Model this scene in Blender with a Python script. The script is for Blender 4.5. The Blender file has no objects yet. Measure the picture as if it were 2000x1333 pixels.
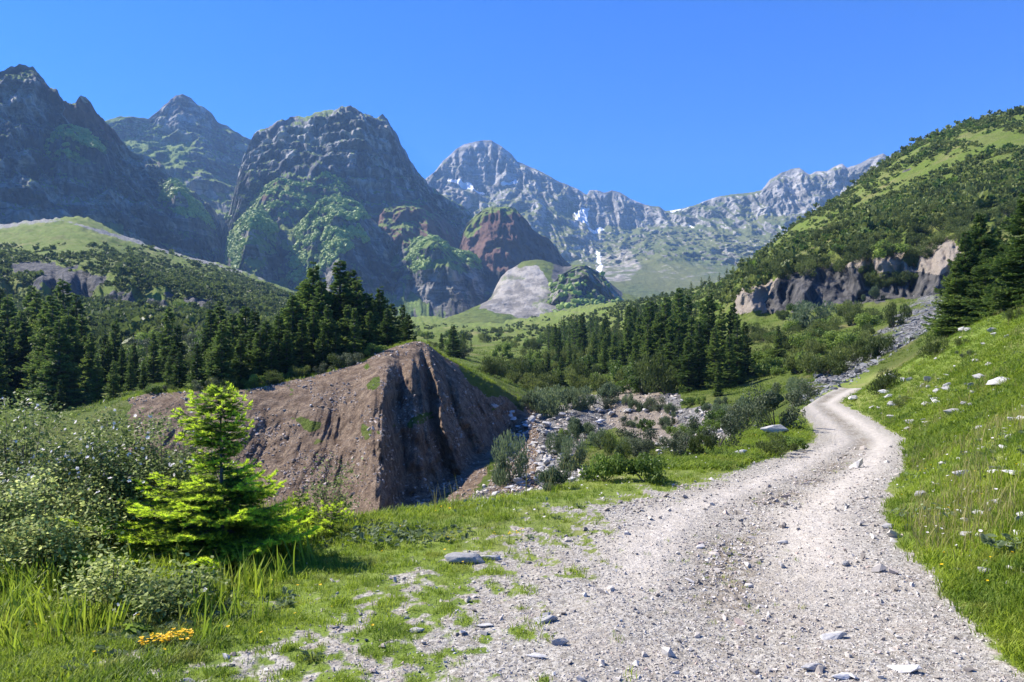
import bpy, bmesh, math, random
import numpy as np
from mathutils import Vector, Matrix
R = math.radians
sc = bpy.context.scene
col = sc.collection

# ---------------------------------------------------------------- camera, sky, sun, exposure
F = 1444.0; HY = 700.0; EYE = 1.7            # focal length and horizon of the photograph in its pixels
cam_d = bpy.data.cameras.new("camera"); cam = bpy.data.objects.new("camera", cam_d); col.objects.link(cam)
cam.location = (0, 0, EYE); cam.rotation_euler = (R(90), 0, 0)
cam_d.sensor_width = 36; cam_d.lens = 36 * F / 2000
cam_d.shift_y = (HY - 666.5) / 2000
cam_d.clip_start = 0.05; cam_d.clip_end = 20000
sc.camera = cam
SUN_EL, SUN_DIR = R(45), (-0.93, 0.37)
wd = bpy.data.worlds.new("World"); sc.world = wd; wd.use_nodes = True
wn = wd.node_tree.nodes; wl = wd.node_tree.links
sky = wn.new("ShaderNodeTexSky"); sky.sky_type = 'NISHITA'; sky.sun_disc = False
sky.sun_elevation = SUN_EL; sky.sun_rotation = math.atan2(SUN_DIR[0], SUN_DIR[1])
sky.altitude = 1500; sky.air_density = 1.0; sky.dust_density = 0.0; sky.ozone_density = 4.0
wn["Background"].inputs[1].default_value = 0.074
tint = wn.new("ShaderNodeMix"); tint.data_type = 'RGBA'; tint.blend_type = 'MULTIPLY'; tint.inputs[0].default_value = 1
tint.inputs[7].default_value = (.14, .66, 1.52, 1); wl.new(sky.outputs[0], tint.inputs[6]); wl.new(tint.outputs[2], wn["Background"].inputs[0])
sd = bpy.data.lights.new("sun", 'SUN'); sun = bpy.data.objects.new("sun", sd); col.objects.link(sun)
sd.energy = 5.0; sd.angle = R(0.5); sd.color = (1.0, 0.94, 0.84)
h = math.hypot(*SUN_DIR)
sv = Vector((SUN_DIR[0] / h * math.cos(SUN_EL), SUN_DIR[1] / h * math.cos(SUN_EL), math.sin(SUN_EL)))
sun.rotation_euler = sv.to_track_quat('Z', 'Y').to_euler()
sc.view_settings.view_transform = 'Standard'; sc.view_settings.look = 'None'
sc.view_settings.gamma = 1; sc.view_settings.exposure = 1.2; sc.view_settings.use_curve_mapping = False
sc.render.film_transparent = False
sc.cycles.max_bounces = 6; sc.cycles.transparent_max_bounces = 4; sc.cycles.volume_bounces = 0
sc.cycles.use_denoising = True

# ---------------------------------------------------------------- noise and small helpers
rng = np.random.default_rng(7); random.seed(7)
_perm = rng.permutation(256).astype(np.int32); _perm = np.concatenate([_perm, _perm, _perm])
_g = rng.normal(size=(256, 3)); _g /= np.linalg.norm(_g, axis=1)[:, None]
def perlin(x, y, z):
    x, y, z = np.broadcast_arrays(np.asarray(x, float), np.asarray(y, float), np.asarray(z, float))
    xi, yi, zi = np.floor(x), np.floor(y), np.floor(z)
    fx, fy, fz = x - xi, y - yi, z - zi
    xi, yi, zi = xi.astype(np.int64) & 255, yi.astype(np.int64) & 255, zi.astype(np.int64) & 255
    u, v, w = (t * t * t * (t * (t * 6 - 15) + 10) for t in (fx, fy, fz))
    out = 0
    for dx in (0, 1):
        wx = u if dx else 1 - u
        for dy in (0, 1):
            wy = v if dy else 1 - v
            for dz in (0, 1):
                wz = w if dz else 1 - w
                g = _g[_perm[_perm[_perm[(xi + dx) & 255] + ((yi + dy) & 255)] + ((zi + dz) & 255)]]
                out = out + wx * wy * wz * (g[..., 0] * (fx - dx) + g[..., 1] * (fy - dy) + g[..., 2] * (fz - dz))
    return out * 1.5
def fbm(x, y, z, n=4, gain=.5):
    s, a, t = 0, 1, 0
    for i in range(n):
        s = s + a * perlin(x * 2**i + 17.3 * i, y * 2**i - 9.1 * i, z * 2**i + 4.7 * i); t += a; a *= gain
    return s / t
def ridged(x, y, z, n=4, gain=.5):
    s, a, t = 0, 1, 0
    for i in range(n):
        s = s + a * (1 - 2 * np.abs(perlin(x * 2**i + 31.7 * i, y * 2**i + 5.3 * i, z * 2**i - 8.1 * i))); t += a; a *= gain
    return s / t                                     # about 0..1, ridges at 1
def sstep(a, b, x):
    t = np.clip((x - a) / (b - a), 0, 1); return t * t * (3 - 2 * t)
def in_poly(px, py, poly):
    r = np.zeros(px.shape, bool); n = len(poly)
    for i in range(n):
        x1, y1 = poly[i]; x2, y2 = poly[(i + 1) % n]
        if y1 == y2: continue
        c = ((py > y1) != (py > y2)) & (px < (x2 - x1) * (py - y1) / (y2 - y1) + x1)
        r ^= c
    return r
def X(px, D): return (px - 1000.0) * D / F
def Zof(py, D): return EYE + (HY - py) * D / F
def tag(o, label=None, cat=None, group=None, kind=None):
    for k, v in (("label", label), ("category", cat), ("group", group), ("kind", kind)):
        if v: o[k] = v
    return o
def mesh(name, V, Fc, mat=None, attrs=None, smooth=False, link=True, parent=None):
    """one mesh object from numpy arrays; Fc is a list of (n,3) or (n,4) index arrays"""
    if not isinstance(Fc, (list, tuple)): Fc = [Fc]
    me = bpy.data.meshes.new(name)
    V = np.ascontiguousarray(V, np.float32)
    me.vertices.add(len(V)); me.vertices.foreach_set("co", V.ravel())
    idx = np.concatenate([f.ravel() for f in Fc]).astype(np.int32)
    sizes = np.concatenate([np.full(len(f), f.shape[1], np.int32) for f in Fc])
    starts = np.concatenate([[0], np.cumsum(sizes)[:-1]]).astype(np.int32)
    me.loops.add(len(idx)); me.loops.foreach_set("vertex_index", idx)
    me.polygons.add(len(sizes)); me.polygons.foreach_set("loop_start", starts)
    me.polygons.foreach_set("use_smooth", np.full(len(sizes), smooth, bool))
    me.update(calc_edges=True)
    for k, a in (attrs or {}).items():
        a = np.asarray(a, np.float32)
        if a.ndim == 1:
            at = me.attributes.new(k, 'FLOAT', 'POINT'); at.data.foreach_set("value", a)
        else:
            at = me.attributes.new(k, 'FLOAT_COLOR', 'POINT')
            c = np.ones((len(a), 4), np.float32); c[:, :3] = a; at.data.foreach_set("color", c.ravel())
    if mat: me.materials.append(mat)
    o = bpy.data.objects.new(name, me)
    if link: col.objects.link(o)
    if parent: o.parent = parent
    return o
def grid_faces(nu, nv):
    i = np.arange(nu * nv).reshape(nu, nv)
    return np.stack([i[:-1, :-1], i[1:, :-1], i[1:, 1:], i[:-1, 1:]], -1).reshape(-1, 4)

# ---------------------------------------------------------------- node helper
class NT:
    def __init__(s, name):
        s.m = bpy.data.materials.new(name); s.m.use_nodes = True
        s.n = s.m.node_tree.nodes; s.l = s.m.node_tree.links; s.n.clear()
        s.out = s.n.new("ShaderNodeOutputMaterial")
    def lk(s, a, inp):
        if hasattr(a, 'is_output') or isinstance(a, bpy.types.NodeSocket): s.l.new(a, inp)
        else: inp.default_value = a
    def attr(s, name, color=False):
        a = s.n.new("ShaderNodeAttribute"); a.attribute_name = name
        return a.outputs['Color'] if color else a.outputs['Fac']
    def pos(s): return s.n.new("ShaderNodeNewGeometry").outputs['Position']
    def nz(s):
        g = s.n.new("ShaderNodeNewGeometry"); x = s.n.new("ShaderNodeSeparateXYZ"); s.l.new(g.outputs['Normal'], x.inputs[0]); return x.outputs[2]
    def scale(s, v, sx, sy, sz):
        m = s.n.new("ShaderNodeMapping"); m.inputs['Scale'].default_value = (sx, sy, sz); s.l.new(v, m.inputs[0]); return m.outputs[0]
    def noise(s, vec, scale, detail=5, rough=.55, dist=0):
        t = s.n.new("ShaderNodeTexNoise"); t.inputs['Scale'].default_value = scale; t.inputs['Detail'].default_value = detail
        t.inputs['Roughness'].default_value = rough; t.inputs['Distortion'].default_value = dist; s.l.new(vec, t.inputs['Vector']); return t.outputs['Fac']
    def voro(s, vec, scale, feature='F1', out='Distance'):
        t = s.n.new("ShaderNodeTexVoronoi"); t.feature = feature; t.inputs['Scale'].default_value = scale; s.l.new(vec, t.inputs['Vector']); return t.outputs[out]
    def math(s, op, a, b=0.0, clamp=False):
        t = s.n.new("ShaderNodeMath"); t.operation = op; t.use_clamp = clamp; s.lk(a, t.inputs[0]); s.lk(b, t.inputs[1]); return t.outputs[0]
    def mix(s, f, a, b, mode='MIX'):
        t = s.n.new("ShaderNodeMix"); t.data_type = 'RGBA'; t.blend_type = mode
        s.lk(f, t.inputs[0])
        for v, i in ((a, 6), (b, 7)):
            if isinstance(v, tuple): v = (*v, 1) if len(v) == 3 else v
            s.lk(v, t.inputs[i])
        return t.outputs[2]
    def ramp(s, f, lo, hi, a=0.0, b=1.0):
        t = s.n.new("ShaderNodeMapRange"); t.interpolation_type = 'SMOOTHSTEP'; s.lk(f, t.inputs[0])
        for i, v in enumerate((lo, hi, a, b)): s.lk(v, t.inputs[i + 1])
        return t.outputs[0]
    def bump(s, h, strength=.5, dist=.1, nrm=None):
        b = s.n.new("ShaderNodeBump"); b.inputs['Strength'].default_value = strength; b.inputs['Distance'].default_value = dist; s.l.new(h, b.inputs['Height'])
        if nrm: s.l.new(nrm, b.inputs['Normal'])
        return b.outputs[0]
    def bsdf(s, c, rough=.9, nrm=None, spec=.2):
        p = s.n.new("ShaderNodeBsdfPrincipled"); s.lk(c, p.inputs['Base Color']) if not isinstance(c, tuple) else s.lk((*c, 1), p.inputs['Base Color'])
        s.lk(rough, p.inputs['Roughness']); p.inputs['Specular IOR Level'].default_value = spec
        if nrm: s.l.new(nrm, p.inputs['Normal'])
        s.l.new(p.outputs[0], s.out.inputs[0]); return s.m
    def leaf(s, c, trans=.45, rough=.55, tc=None, spec=.3):
        p = s.n.new("ShaderNodeBsdfPrincipled"); s.lk(c, p.inputs['Base Color']); p.inputs['Roughness'].default_value = rough
        p.inputs['Specular IOR Level'].default_value = spec
        t = s.n.new("ShaderNodeBsdfTranslucent"); s.lk(tc or c, t.inputs[0])
        m = s.n.new("ShaderNodeMixShader"); m.inputs[0].default_value = trans
        s.l.new(p.outputs[0], m.inputs[1]); s.l.new(t.outputs[0], m.inputs[2]); s.l.new(m.outputs[0], s.out.inputs[0]); return s.m
# ---------------------------------------------------------------- the near ground as a function of place
ZR = ([0, 8, 17, 30, 50, 80], [0, 0, -.28, -.35, -.27, -.1])
XL = ([0.5, 3.9, 6, 8.2, 9.5, 12, 15.6, 18, 22.6, 27, 33, 42, 50, 56], [-1.0, -.45, .2, .95, 2.0, 3.74, 6.05, 7.5, 9.2, 10.6, 12.7, 16.9, 21.5, 25])
XRR = ([0.5, 4.15, 5.1, 6.8, 8.2, 9.8, 12.5, 15.6, 18, 25, 34, 48, 56], [2.3, 2.85, 3.04, 3.58, 4.15, 5.0, 6.7, 8.35, 9.6, 12.1, 15.1, 22.9, 27])
def near_z(x, D):
    z = np.interp(D, *ZR)
    l = np.maximum(x - np.interp(D, *XRR), 0); l = 20 * np.tanh(l / 20)
    z = z + .62 * (np.sqrt(l * l + .09) - .3)
    # the lowest, gravelled strips of the track and a slightly raised verge
    c = (x - (np.interp(D, *XL) + np.interp(D, *XRR)) / 2)
    z = z - .05 * np.exp(-(c / .5) ** 2)
    m = np.maximum(np.interp(D, *XL) - x, 0)
    z = z + .05 * np.sin(np.minimum(m, 2.5) * 1.2) - .03 * m
    z = z + .05 * fbm(x * .7, D * .7, 0, 3) + .018 * fbm(x * 4, D * 4, 3, 3)
    return z
LIP = ([-600, 0, 300, 500, 700, 800, 1000, 1130, 1200, 1300, 1400, 1450, 1500, 1560, 1600, 1640, 1700, 1800, 1900, 2000, 2600],
       [8.5, 8.2, 8.2, 8.2, 8.3, 8.7, 9.4, 10.9, 11.6, 13.6, 17, 19, 22, 28, 38, 50, 48, 42, 36, 30, 25])
TAB = {  # px: g h i j k l m n o p as (depth in m, image height)
 -600: [(30,1110),(44,990),(52,930),(66,790),(110,730),(320,590),(350,545),(500,500),(700,470),(950,440)],
 0:    [(30,1120),(44,1010),(52,930),(62,830),(110,755),(320,595),(350,540),(500,490),(700,450),(950,440)],
 150:  [(30,1120),(44,1010),(52,920),(60,815),(110,750),(320,600),(350,548),(500,480),(700,432),(950,428)],
 250:  [(30,1120),(46,1005),(51,900),(58,778),(100,755),(320,602),(350,555),(500,505),(700,468),(950,470)],
 300:  [(30,1120),(47,1000),(51,895),(58,766),(95,752),(320,605),(350,562),(500,520),(700,487),(950,490)],
 450:  [(30,1120),(46,1000),(51,890),(57,764),(90,745),(300,625),(350,592),(480,560),(700,530),(950,525)],
 600:  [(30,1120),(45,1003),(51,880),(60,736),(90,724),(280,650),(350,630),(480,605),(700,585),(950,580)],
 700:  [(30,1120),(43,1010),(50,870),(62,712),(85,708),(250,660),(350,645),(480,630),(700,615),(950,600)],
 760:  [(30,1120),(46,992),(53,850),(64,683),(78,700),(220,668),(330,655),(450,645),(700,630),(950,615)],
 820:  [(31,1110),(50,970),(56,830),(66,668),(78,700),(200,675),(320,658),(440,648),(700,635),(950,620)],
 870:  [(32,1100),(54,938),(60,820),(68,698),(85,715),(200,682),(310,662),(440,650),(680,637),(950,622)],
 960:  [(34,1060),(63,877),(68,815),(74,745),(95,735),(200,688),(300,668),(430,652),(650,640),(950,625)],
 1010: [(36,1030),(72,847),(75,812),(78,776),(100,748),(200,690),(300,668),(430,650),(650,637),(950,620)],
 1060: [(38,1010),(60,872),(72,832),(84,795),(110,750),(200,690),(290,666),(420,646),(630,630),(950,612)],
 1130: [(38,990),(60,870),(75,815),(92,775),(120,735),(200,688),(280,665),(400,640),(600,620),(900,600)],
 1200: [(36,975),(58,870),(72,832),(85,775),(120,728),(190,680),(260,650),(350,625),(500,605),(800,592)],
 1300: [(33,965),(58,862),(68,832),(78,773),(110,730),(170,670),(220,632),(300,602),(420,582),(700,600)],
 1400: [(30,917),(52,838),(62,800),(72,770),(100,715),(150,650),(190,607),(260,577),(380,557),(600,580)],
 1450: [(29,894),(50,825),(60,790),(72,762),(100,700),(145,622),(152,570),(240,542),(360,528),(600,560)],
 1500: [(31,849),(50,800),(60,770),(72,745),(100,690),(145,612),(152,547),(230,515),(350,492),(600,530)],
 1560: [(36,808),(50,770),(60,750),(72,728),(100,675),(142,600),(150,527),(230,480),(370,446),(600,500)],
 1640: [(56,744),(64,725),(74,708),(85,690),(105,650),(140,590),(148,508),(230,440),(380,387),(600,430)],
 1745: [(52,722),(60,692),(70,675),(82,655),(100,625),(135,576),(143,492),(220,400),(380,310),(600,360)],
 1870: [(44,652),(52,632),(64,615),(78,605),(98,590),(125,570),(133,472),(205,370),(360,252),(600,330)],
 2000: [(36,620),(46,590),(60,572),(75,562),(95,556),(120,546),(130,462),(195,335),(340,215),(600,300)],
 2600: [(30,600),(40,560),(55,530),(70,510),(90,490),(110,470),(120,380),(170,230),(300,60),(500,150)]}
U = np.concatenate([np.arange(-1500, -600, 25.), np.arange(-600, -40, 12.), np.arange(-40, 2040, 2.4), np.arange(2040, 2601, 12.), np.arange(2620, 3400, 25.)])
nU = len(U)
kp = sorted(TAB); KD = np.zeros((nU, 11)); KZ = np.zeros((nU, 11))
def smooth_interp(x, xs, ys):          # monotone cubic in one variable
    xs = np.asarray(xs, float); ys = np.asarray(ys, float)
    hh = np.diff(xs); d = np.diff(ys) / hh
    m = np.zeros(len(xs)); m[0] = d[0]; m[-1] = d[-1]
    ok = d[:-1] * d[1:] > 0
    m[1:-1] = np.where(ok, 2 * d[:-1] * d[1:] / np.where(ok, d[:-1] + d[1:], 1), 0)
    i = np.clip(np.searchsorted(xs, x) - 1, 0, len(xs) - 2); t = (x - xs[i]) / hh[i]
    return (2*t**3 - 3*t**2 + 1) * ys[i] + (t**3 - 2*t**2 + t) * hh[i] * m[i] + (3*t**2 - 2*t**3) * ys[i+1] + (t**3 - t**2) * hh[i] * m[i+1]
KD[:, 0] = np.interp(U, *LIP); KZ[:, 0] = near_z(X(U, KD[:, 0]), KD[:, 0])
for k in range(10):
    KD[:, k+1] = smooth_interp(np.clip(U, -600, 2600), kp, [TAB[p][k][0] for p in kp])
    py = smooth_interp(np.clip(U, -600, 2600), kp, [TAB[p][k][1] for p in kp]); KZ[:, k+1] = Zof(py, KD[:, k+1])
# rows: before the lip, then ten segments
nd = np.exp(np.linspace(math.log(.9), 0, 190, endpoint=False)[:, None] * 0)  # placeholder shape
Dr, Zr, Kr = [], [], []
for t in np.linspace(0, 1, 200, endpoint=False):
    D = .9 * (KD[:, 0] / .9) ** t; Dr.append(D); Zr.append(near_z(X(U, D), D)); Kr.append(np.full(nU, t - 1))
seg_n = [30, 34, 70, 80, 34, 40, 60, 50, 60, 12]
lx = np.log(KD); dlt = np.diff(KZ, axis=1) / np.diff(lx, axis=1)
M = np.zeros_like(KZ); M[:, 0] = dlt[:, 0] * .6; M[:, -1] = dlt[:, -1]
ok = dlt[:, :-1] * dlt[:, 1:] > 0
M[:, 1:-1] = np.where(ok, 2 * dlt[:, :-1] * dlt[:, 1:] / np.where(ok, dlt[:, :-1] + dlt[:, 1:], 1), 0)
for k in range(10):
    H_ = lx[:, k+1] - lx[:, k]
    for t in np.linspace(0, 1, seg_n[k], endpoint=(k == 9)):
        Dr.append(np.exp(lx[:, k] + t * H_)); Kr.append(np.full(nU, k + t))
        Zr.append((2*t**3 - 3*t**2 + 1) * KZ[:, k] + (t**3 - 2*t**2 + t) * H_ * M[:, k] + (3*t**2 - 2*t**3) * KZ[:, k+1] + (t**3 - t**2) * H_ * M[:, k+1])
TD = np.array(Dr).T; TZ = np.array(Zr).T; TK = np.array(Kr).T; TU = np.repeat(U[:, None], TD.shape[1], 1)
nV = TD.shape[1]
# eroded ribs of the earth bank between its foot (k=1) and its brow (k=3)
t = np.clip((TK - 2) / 2, 0, 1)
ribs = [(160, 120), (330, 260), (470, 420), (600, 575), (748, 735), (805, 850), (832, 915), (880, 975), (985, 1005), (1080, 1080)]
ramp_ = [.8, .9, .7, .8, 1.25, .45, 1.0, .55, .4, .3]
tr = [r[0] * t + r[1] * (1 - t) for r in ribs]
off = np.zeros_like(TD)
tr = [a + (26 * fbm(TZ * .16 + i * 7, TU / 260., i, 3) + 10 * fbm(TZ * .7 + i * 7, TU / 90., i, 4) + 5 * fbm(TZ * 2, TU / 30., i, 3)) * (1 - t * .4) for i, a in enumerate(tr)]
for ia, (a, b) in enumerate(zip(tr[:-1], tr[1:])):
    s = np.clip((TU - a) / np.maximum(b - a, 1), 0, 1); inside = (TU >= a) & (TU < b)
    tri = 1 - 2 * np.minimum(s, 1 - s); tri = (tri - .25 * sstep(.75, 1, tri)) * (ramp_[ia] * (1 - s) + ramp_[ia + 1] * s)
    off = np.where(inside, tri, off)
wgt = np.where(TK < 2, np.clip(TK - 1, 0, 1), 1 - sstep(.55, 1.0, t)) * sstep(180, 300, TU) * (1 - sstep(960, 1040, TU)) * (TK > 1) * (TK < 4)
A = np.interp(TU, [200, 500, 690, 740, 900, 1040], [.9, 1.3, 3.0, 7.0, 4.5, 1.0])
xw, yw = X(TU, TD), TD
nz_b = fbm(xw * .35, TZ * .35, yw * .1, 4)
fan = (TU - 800) / (1 + .9 * (1 - t)); rill = ridged(fan / 17 + .5 * fbm(TU / 60, t * 3, 1, 3), t * 1.3, 4, 4, .6)
TD = TD - (off + .45 * nz_b) * A * wgt - (rill - .6) * np.interp(TU, [300, 560, 700, 800], [.12, .25, .7, 1.1]) * wgt + (nz_b * .9 + .5 * fbm(xw * 1.3, TZ * .8, yw * .2, 4)) * wgt
# cliffs of the scar (k 5..6) pushed in and out, plus general relief
cl = sstep(5.7, 6.1, TK) * (1 - sstep(7.0, 7.5, TK)) * sstep(1380, 1450, TU)
TD = TD + cl * (12 * fbm(TU * .011, TZ * .06, 5, 4) + 5 * (1 - ridged(TU * .017, TZ * .09, 2, 4)))
cl2 = sstep(5.8, 6.1, TK) * (1 - sstep(7.0, 7.4, TK)) * (1 - sstep(430, 520, TU))
TD = TD + cl2 * (26 * fbm(TU * .02, TZ * .03, 9, 4))
xw = X(TU, TD)
far = sstep(0, 1.2, TK)
lam = TD * .10
TZ = TZ + far * TD * (.006 * fbm(xw / 30, TD / 30, 1, 4) * sstep(20, 90, TD) + .0035 * fbm(xw / 6, TD / 6, 2, 4))
TZ = TZ + sstep(4.2, 5, TK) * (1 - sstep(9.5, 9.9, TK)) * TD * .007 * fbm(xw / 45, TD / 45, 7, 3)
bed = in_poly(TU, HY - (TZ - EYE) * F / TD, [(1140,770),(1040,825),(1000,845),(985,880),(950,960),(820,1040),(1050,1040),(1060,960),(1110,900),(1150,850),(1330,800),(1330,770)]) & (TK > .4) & (TK < 4.3)
TZ = TZ + bed * .5 * fbm(xw / 1.2, TD / 1.2, 4, 3)
TX = X(TU, TD)
TPY = HY - (TZ - EYE) * F / TD
_mono = np.maximum.accumulate(TD, axis=1)
def ground(x, y):
    """height of the terrain under world points"""
    x = np.atleast_1d(np.asarray(x, float)); y = np.atleast_1d(np.asarray(y, float))
    u = 1000 + x * F / y; c = np.clip(np.searchsorted(U, u) - 1, 0, nU - 2)
    out = np.zeros(len(x)); order = np.argsort(c); cs = c[order]
    b = np.searchsorted(cs, np.arange(nU))
    for i in np.unique(cs):
        s = order[b[i]:(b[i+1] if i + 1 < nU else len(cs))]
        w = np.clip((u[s] - U[i]) / (U[i+1] - U[i]), 0, 1)
        out[s] = (1 - w) * np.interp(y[s], _mono[i], TZ[i]) + w * np.interp(y[s], _mono[i+1], TZ[i+1])
    return out
def cell(u, D):
    """nearest terrain column and row for photo column u and depth D"""
    c = int(np.clip(np.searchsorted(U, u), 0, nU - 1)); r = int(np.clip(np.searchsorted(_mono[c], D), 0, nV - 1)); return c, r
# masks --------------------------------------------------------------
wob = 14 * fbm(TX / TD * 40, np.log(TD) * 40, 0, 3)
def reg(poly, amp=1.0): return in_poly(TU + amp * wob, TPY + amp * .7 * np.roll(wob, 31, 0), poly).astype(float)
def blur(a, n=2):
    for _ in range(n):
        a = (a + np.roll(a, 1, 0) + np.roll(a, -1, 0)) / 3; a = (a + np.roll(a, 1, 1) + np.roll(a, -1, 1)) / 3
    return a
xl, xr = np.interp(TD, *XL), np.interp(TD, *XRR)
nl = fbm(TX * .8, TD * .8, 5, 4); nl2 = fbm(TX * 3.2, TD * 3.2, 6, 3)
near = (TK < .02)
spread = np.interp(TD, [2, 6, 9, 12, 20], [2.6, 1.9, 1.0, .35, .2])      # gravel thins out into the verge near the camera
nl3 = fbm(TX * 9, TD * 9, 8, 3)
gl = sstep(-1.5, 1.5, (TX - xl + spread * .2) / (spread * .5) + nl * 1.8 + nl2 * 2.0 + nl3 * 1.8)
gr_ = 1 - sstep(-.12, .12, TX - xr + nl * .35 + nl2 * .12)
ctr = np.exp(-((TX - (xl * .42 + xr * .58)) / .28) ** 2) * sstep(10, 14, TD) * .5
ctr = ctr + .8 * sstep(.25, .5, nl + .3 * nl2) * np.exp(-((TX - (xl * .5 + xr * .5)) / .7) ** 2) * .6
M_gravel = np.clip(gl * gr_ * near * (1 - .6 * ctr), 0, 1)
M_earth = blur(np.maximum(((TK > 1.3) & (TK < 3.96 + .04 * nl) & (TU > 250 + 60 * nl) & (TU < 1050 + 30 * nl)).astype(float) * 1,
          reg([(1190,770),(1240,738),(1290,770),(1340,850),(1300,870),(1240,860),(1180,850)])))
M_earth = M_earth * sstep(-.9, -.3, (TU - 250) / 60 + fbm(TX / 4, TZ / 2, 5, 3) * 1.5) * (1 - blur(reg([(885,690),(1060,690),(1060,800),(1020,800),(985,775),(950,775),(915,745)], 1.3), 1)) * (1 - .9 * sstep(.22, .4, fbm(TX / 3, TZ / 2, 12, 4)))
M_earth = np.maximum(M_earth, reg([(1600,525),(1690,512),(1745,500),(1770,486),(1870,462),(1870,535),(1800,545),(1760,535),(1690,530),(1600,540)], 1.8) )
M_earth = np.maximum(M_earth, reg([(1425,575),(1500,548),(1570,545),(1560,590),(1500,608),(1440,612)], 1.8))
M_rock = blur(np.maximum(reg([(1520,540),(1620,515),(1700,535),(1860,535),(1860,572),(1790,580),(1700,592),(1560,606),(1490,612)], 1.6), reg([(1950,560),(1985,548),(2005,570),(1970,600)])), 1)
M_rock = np.maximum(M_rock, blur(reg([(30,505),(90,500),(130,525),(250,545),(330,570),(420,585),(430,605),(330,612),(160,590),(90,560),(20,540)], 2.2) * (TK > 5.5) * sstep(-.25, .0, fbm(TX / 28, TD / 28, 15, 4)), 1))
M_rock = np.maximum(M_rock, reg([(1560,790),(1600,742),(1680,690),(1750,640),(1800,600),(1860,550),(1960,500),(1960,540),(1880,600),(1830,625),(1760,660),(1700,715),(1640,752)], 1.6) * (TK > .02) * .42)
M_slate = M_rock * 0 + reg([(1550,790),(1590,738),(1660,690),(1730,635),(1780,590),(1840,545),(1960,490),(1960,560),(1890,610),(1840,640),(1790,660),(1720,705),(1650,752)], 2.2) * (TK > .02) * np.clip(.62 + 1.5 * fbm(TX / 5, TD / 6, 3, 4), 0, 1)
M_rock = np.maximum(M_rock, sstep(.32, .45, fbm(TX / 14, TD / 25, 3, 4)) * (TU > 1400) * (TK > 6.9) * (TK < 9) * .9 * (TPY > 330))
M_scree = np.maximum(bed.astype(float), M_slate)
M_scree = np.maximum(M_scree, reg([(1320,800),(1420,790),(1440,840),(1400,900),(1330,900),(1290,860)]) * .8 * (TK > .02))
M_scree = np.maximum(M_scree, reg([(540,1010),(860,1010),(960,900),(1010,850),(1040,960),(900,1100),(540,1100)]) * .0 + (TK > .2) * (TK < 1.6) * (TU > 500) * (TU < 1150) * .7)
M_scree = np.maximum(M_scree, reg([(-10,440),(110,425),(260,465),(420,515),(560,556),(560,560),(420,521),(260,476),(120,432),(-10,450)], .5) * (TK > 8) * .8)
M_scree = blur(M_scree * (1 - M_gravel), 1)
M_dry = sstep(-.1, .5, fbm(TX / TD * 16, np.log(TD) * 9, 2, 3))
M_bank = ((TU > 500) & (TK > .3) & (TK < 3)).astype(float)

n = NT("ground_surface"); P = n.pos()
gA = n.attr("gravel"); eA = n.attr("earth"); rA = n.attr("rock"); sA = n.attr("scree"); dA = n.attr("dry"); fA = n.attr("farness")
n1 = n.noise(P, 1.3, 6); n2 = n.noise(P, 9, 5); n3 = n.noise(P, 45, 4); n4 = n.noise(P, .12, 6, .6)
def thr(m, nn, w=.12):    # crisp, ragged mask edge
    s = n.math('ADD', n.math('MULTIPLY', m, 1.5), n.math('MULTIPLY', n.math('SUBTRACT', nn, .5), 1.6)); return n.ramp(s, .75 - w, .75 + w)
gcol = n.mix(n.ramp(n2, .3, .7), (.10, .15, .02), (.19, .245, .04))
gcol = n.mix(n.ramp(n1, .35, .7), gcol, (.15, .21, .035))
gcol = n.mix(n.math('MULTIPLY', n.ramp(n4, .42, .60), n.math('ADD', n.math('MULTIPLY', dA, .6), .3)), gcol, (.25, .235, .09))
gcol = n.mix(n.math('MULTIPLY', n.ramp(n3, .45, .75), .45), gcol, (.05, .08, .015))
fine = n.voro(P, 38, 'F1', 'Color'); fb = n.n.new("ShaderNodeRGBToBW"); n.l.new(fine, fb.inputs[0])
stone = n.mix(n.ramp(fb.outputs[0], .1, .9), (.21, .19, .155), (.43, .405, .35))
stone = n.mix(n.ramp(n1, .4, .7, 0, .5), stone, (.33, .29, .24))
stone = n.mix(n.ramp(n2, .52, .75, 0, .6), stone, (.22, .18, .14))
e1 = n.mix(n.ramp(n1, .35, .65), (.235, .162, .108), (.48, .355, .245)); pe = n.voro(P, 3.2, 'F1', 'Distance')
e1 = n.mix(n.ramp(n2, .35, .7, 0, .7), e1, (.13, .092, .068))
eb = n.mix(n.ramp(n2, .35, .65), (.33, .275, .22), (.45, .385, .315))
e1 = n.mix(n.attr("pale"), e1, eb)
peb = n.math('MULTIPLY', n.ramp(pe, .05, .16, 1, 0), n.ramp(n1, .48, .6))
e1 = n.mix(peb, e1, (.42, .37, .32))
rk = n.mix(n.ramp(n.noise(n.scale(P, 1, 1, .35), .45, 8, .65), .35, .65), (.045, .047, .052), (.17, .16, .15))
scn = n.voro(n.scale(P, 1, 1, 1.6), 1.6, 'F1', 'Color'); sb = n.n.new("ShaderNodeRGBToBW"); n.l.new(scn, sb.inputs[0])
scr = n.mix(n.ramp(n.math('ADD', n.math('MULTIPLY', sb.outputs[0], .5), n.math('MULTIPLY', n2, .5)), .3, .65), (.12, .115, .11), (.34, .33, .31))
c = gcol
stone = n.mix(n.math('MULTIPLY', n.attr('rut'), .9), stone, n.mix(n.ramp(n2, .35, .65), (.40, .36, .305), (.52, .475, .41)))
stone = n.mix(n.math('MULTIPLY', n.attr('mid'), n.ramp(n2, .35, .6)), stone, (.17, .14, .10))
c = n.mix(thr(sA, n2), c, scr); c = n.mix(thr(eA, n1, .06), c, e1); c = n.mix(thr(rA, n1), c, rk); c = n.mix(thr(gA, n2, .2), c, stone)
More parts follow.
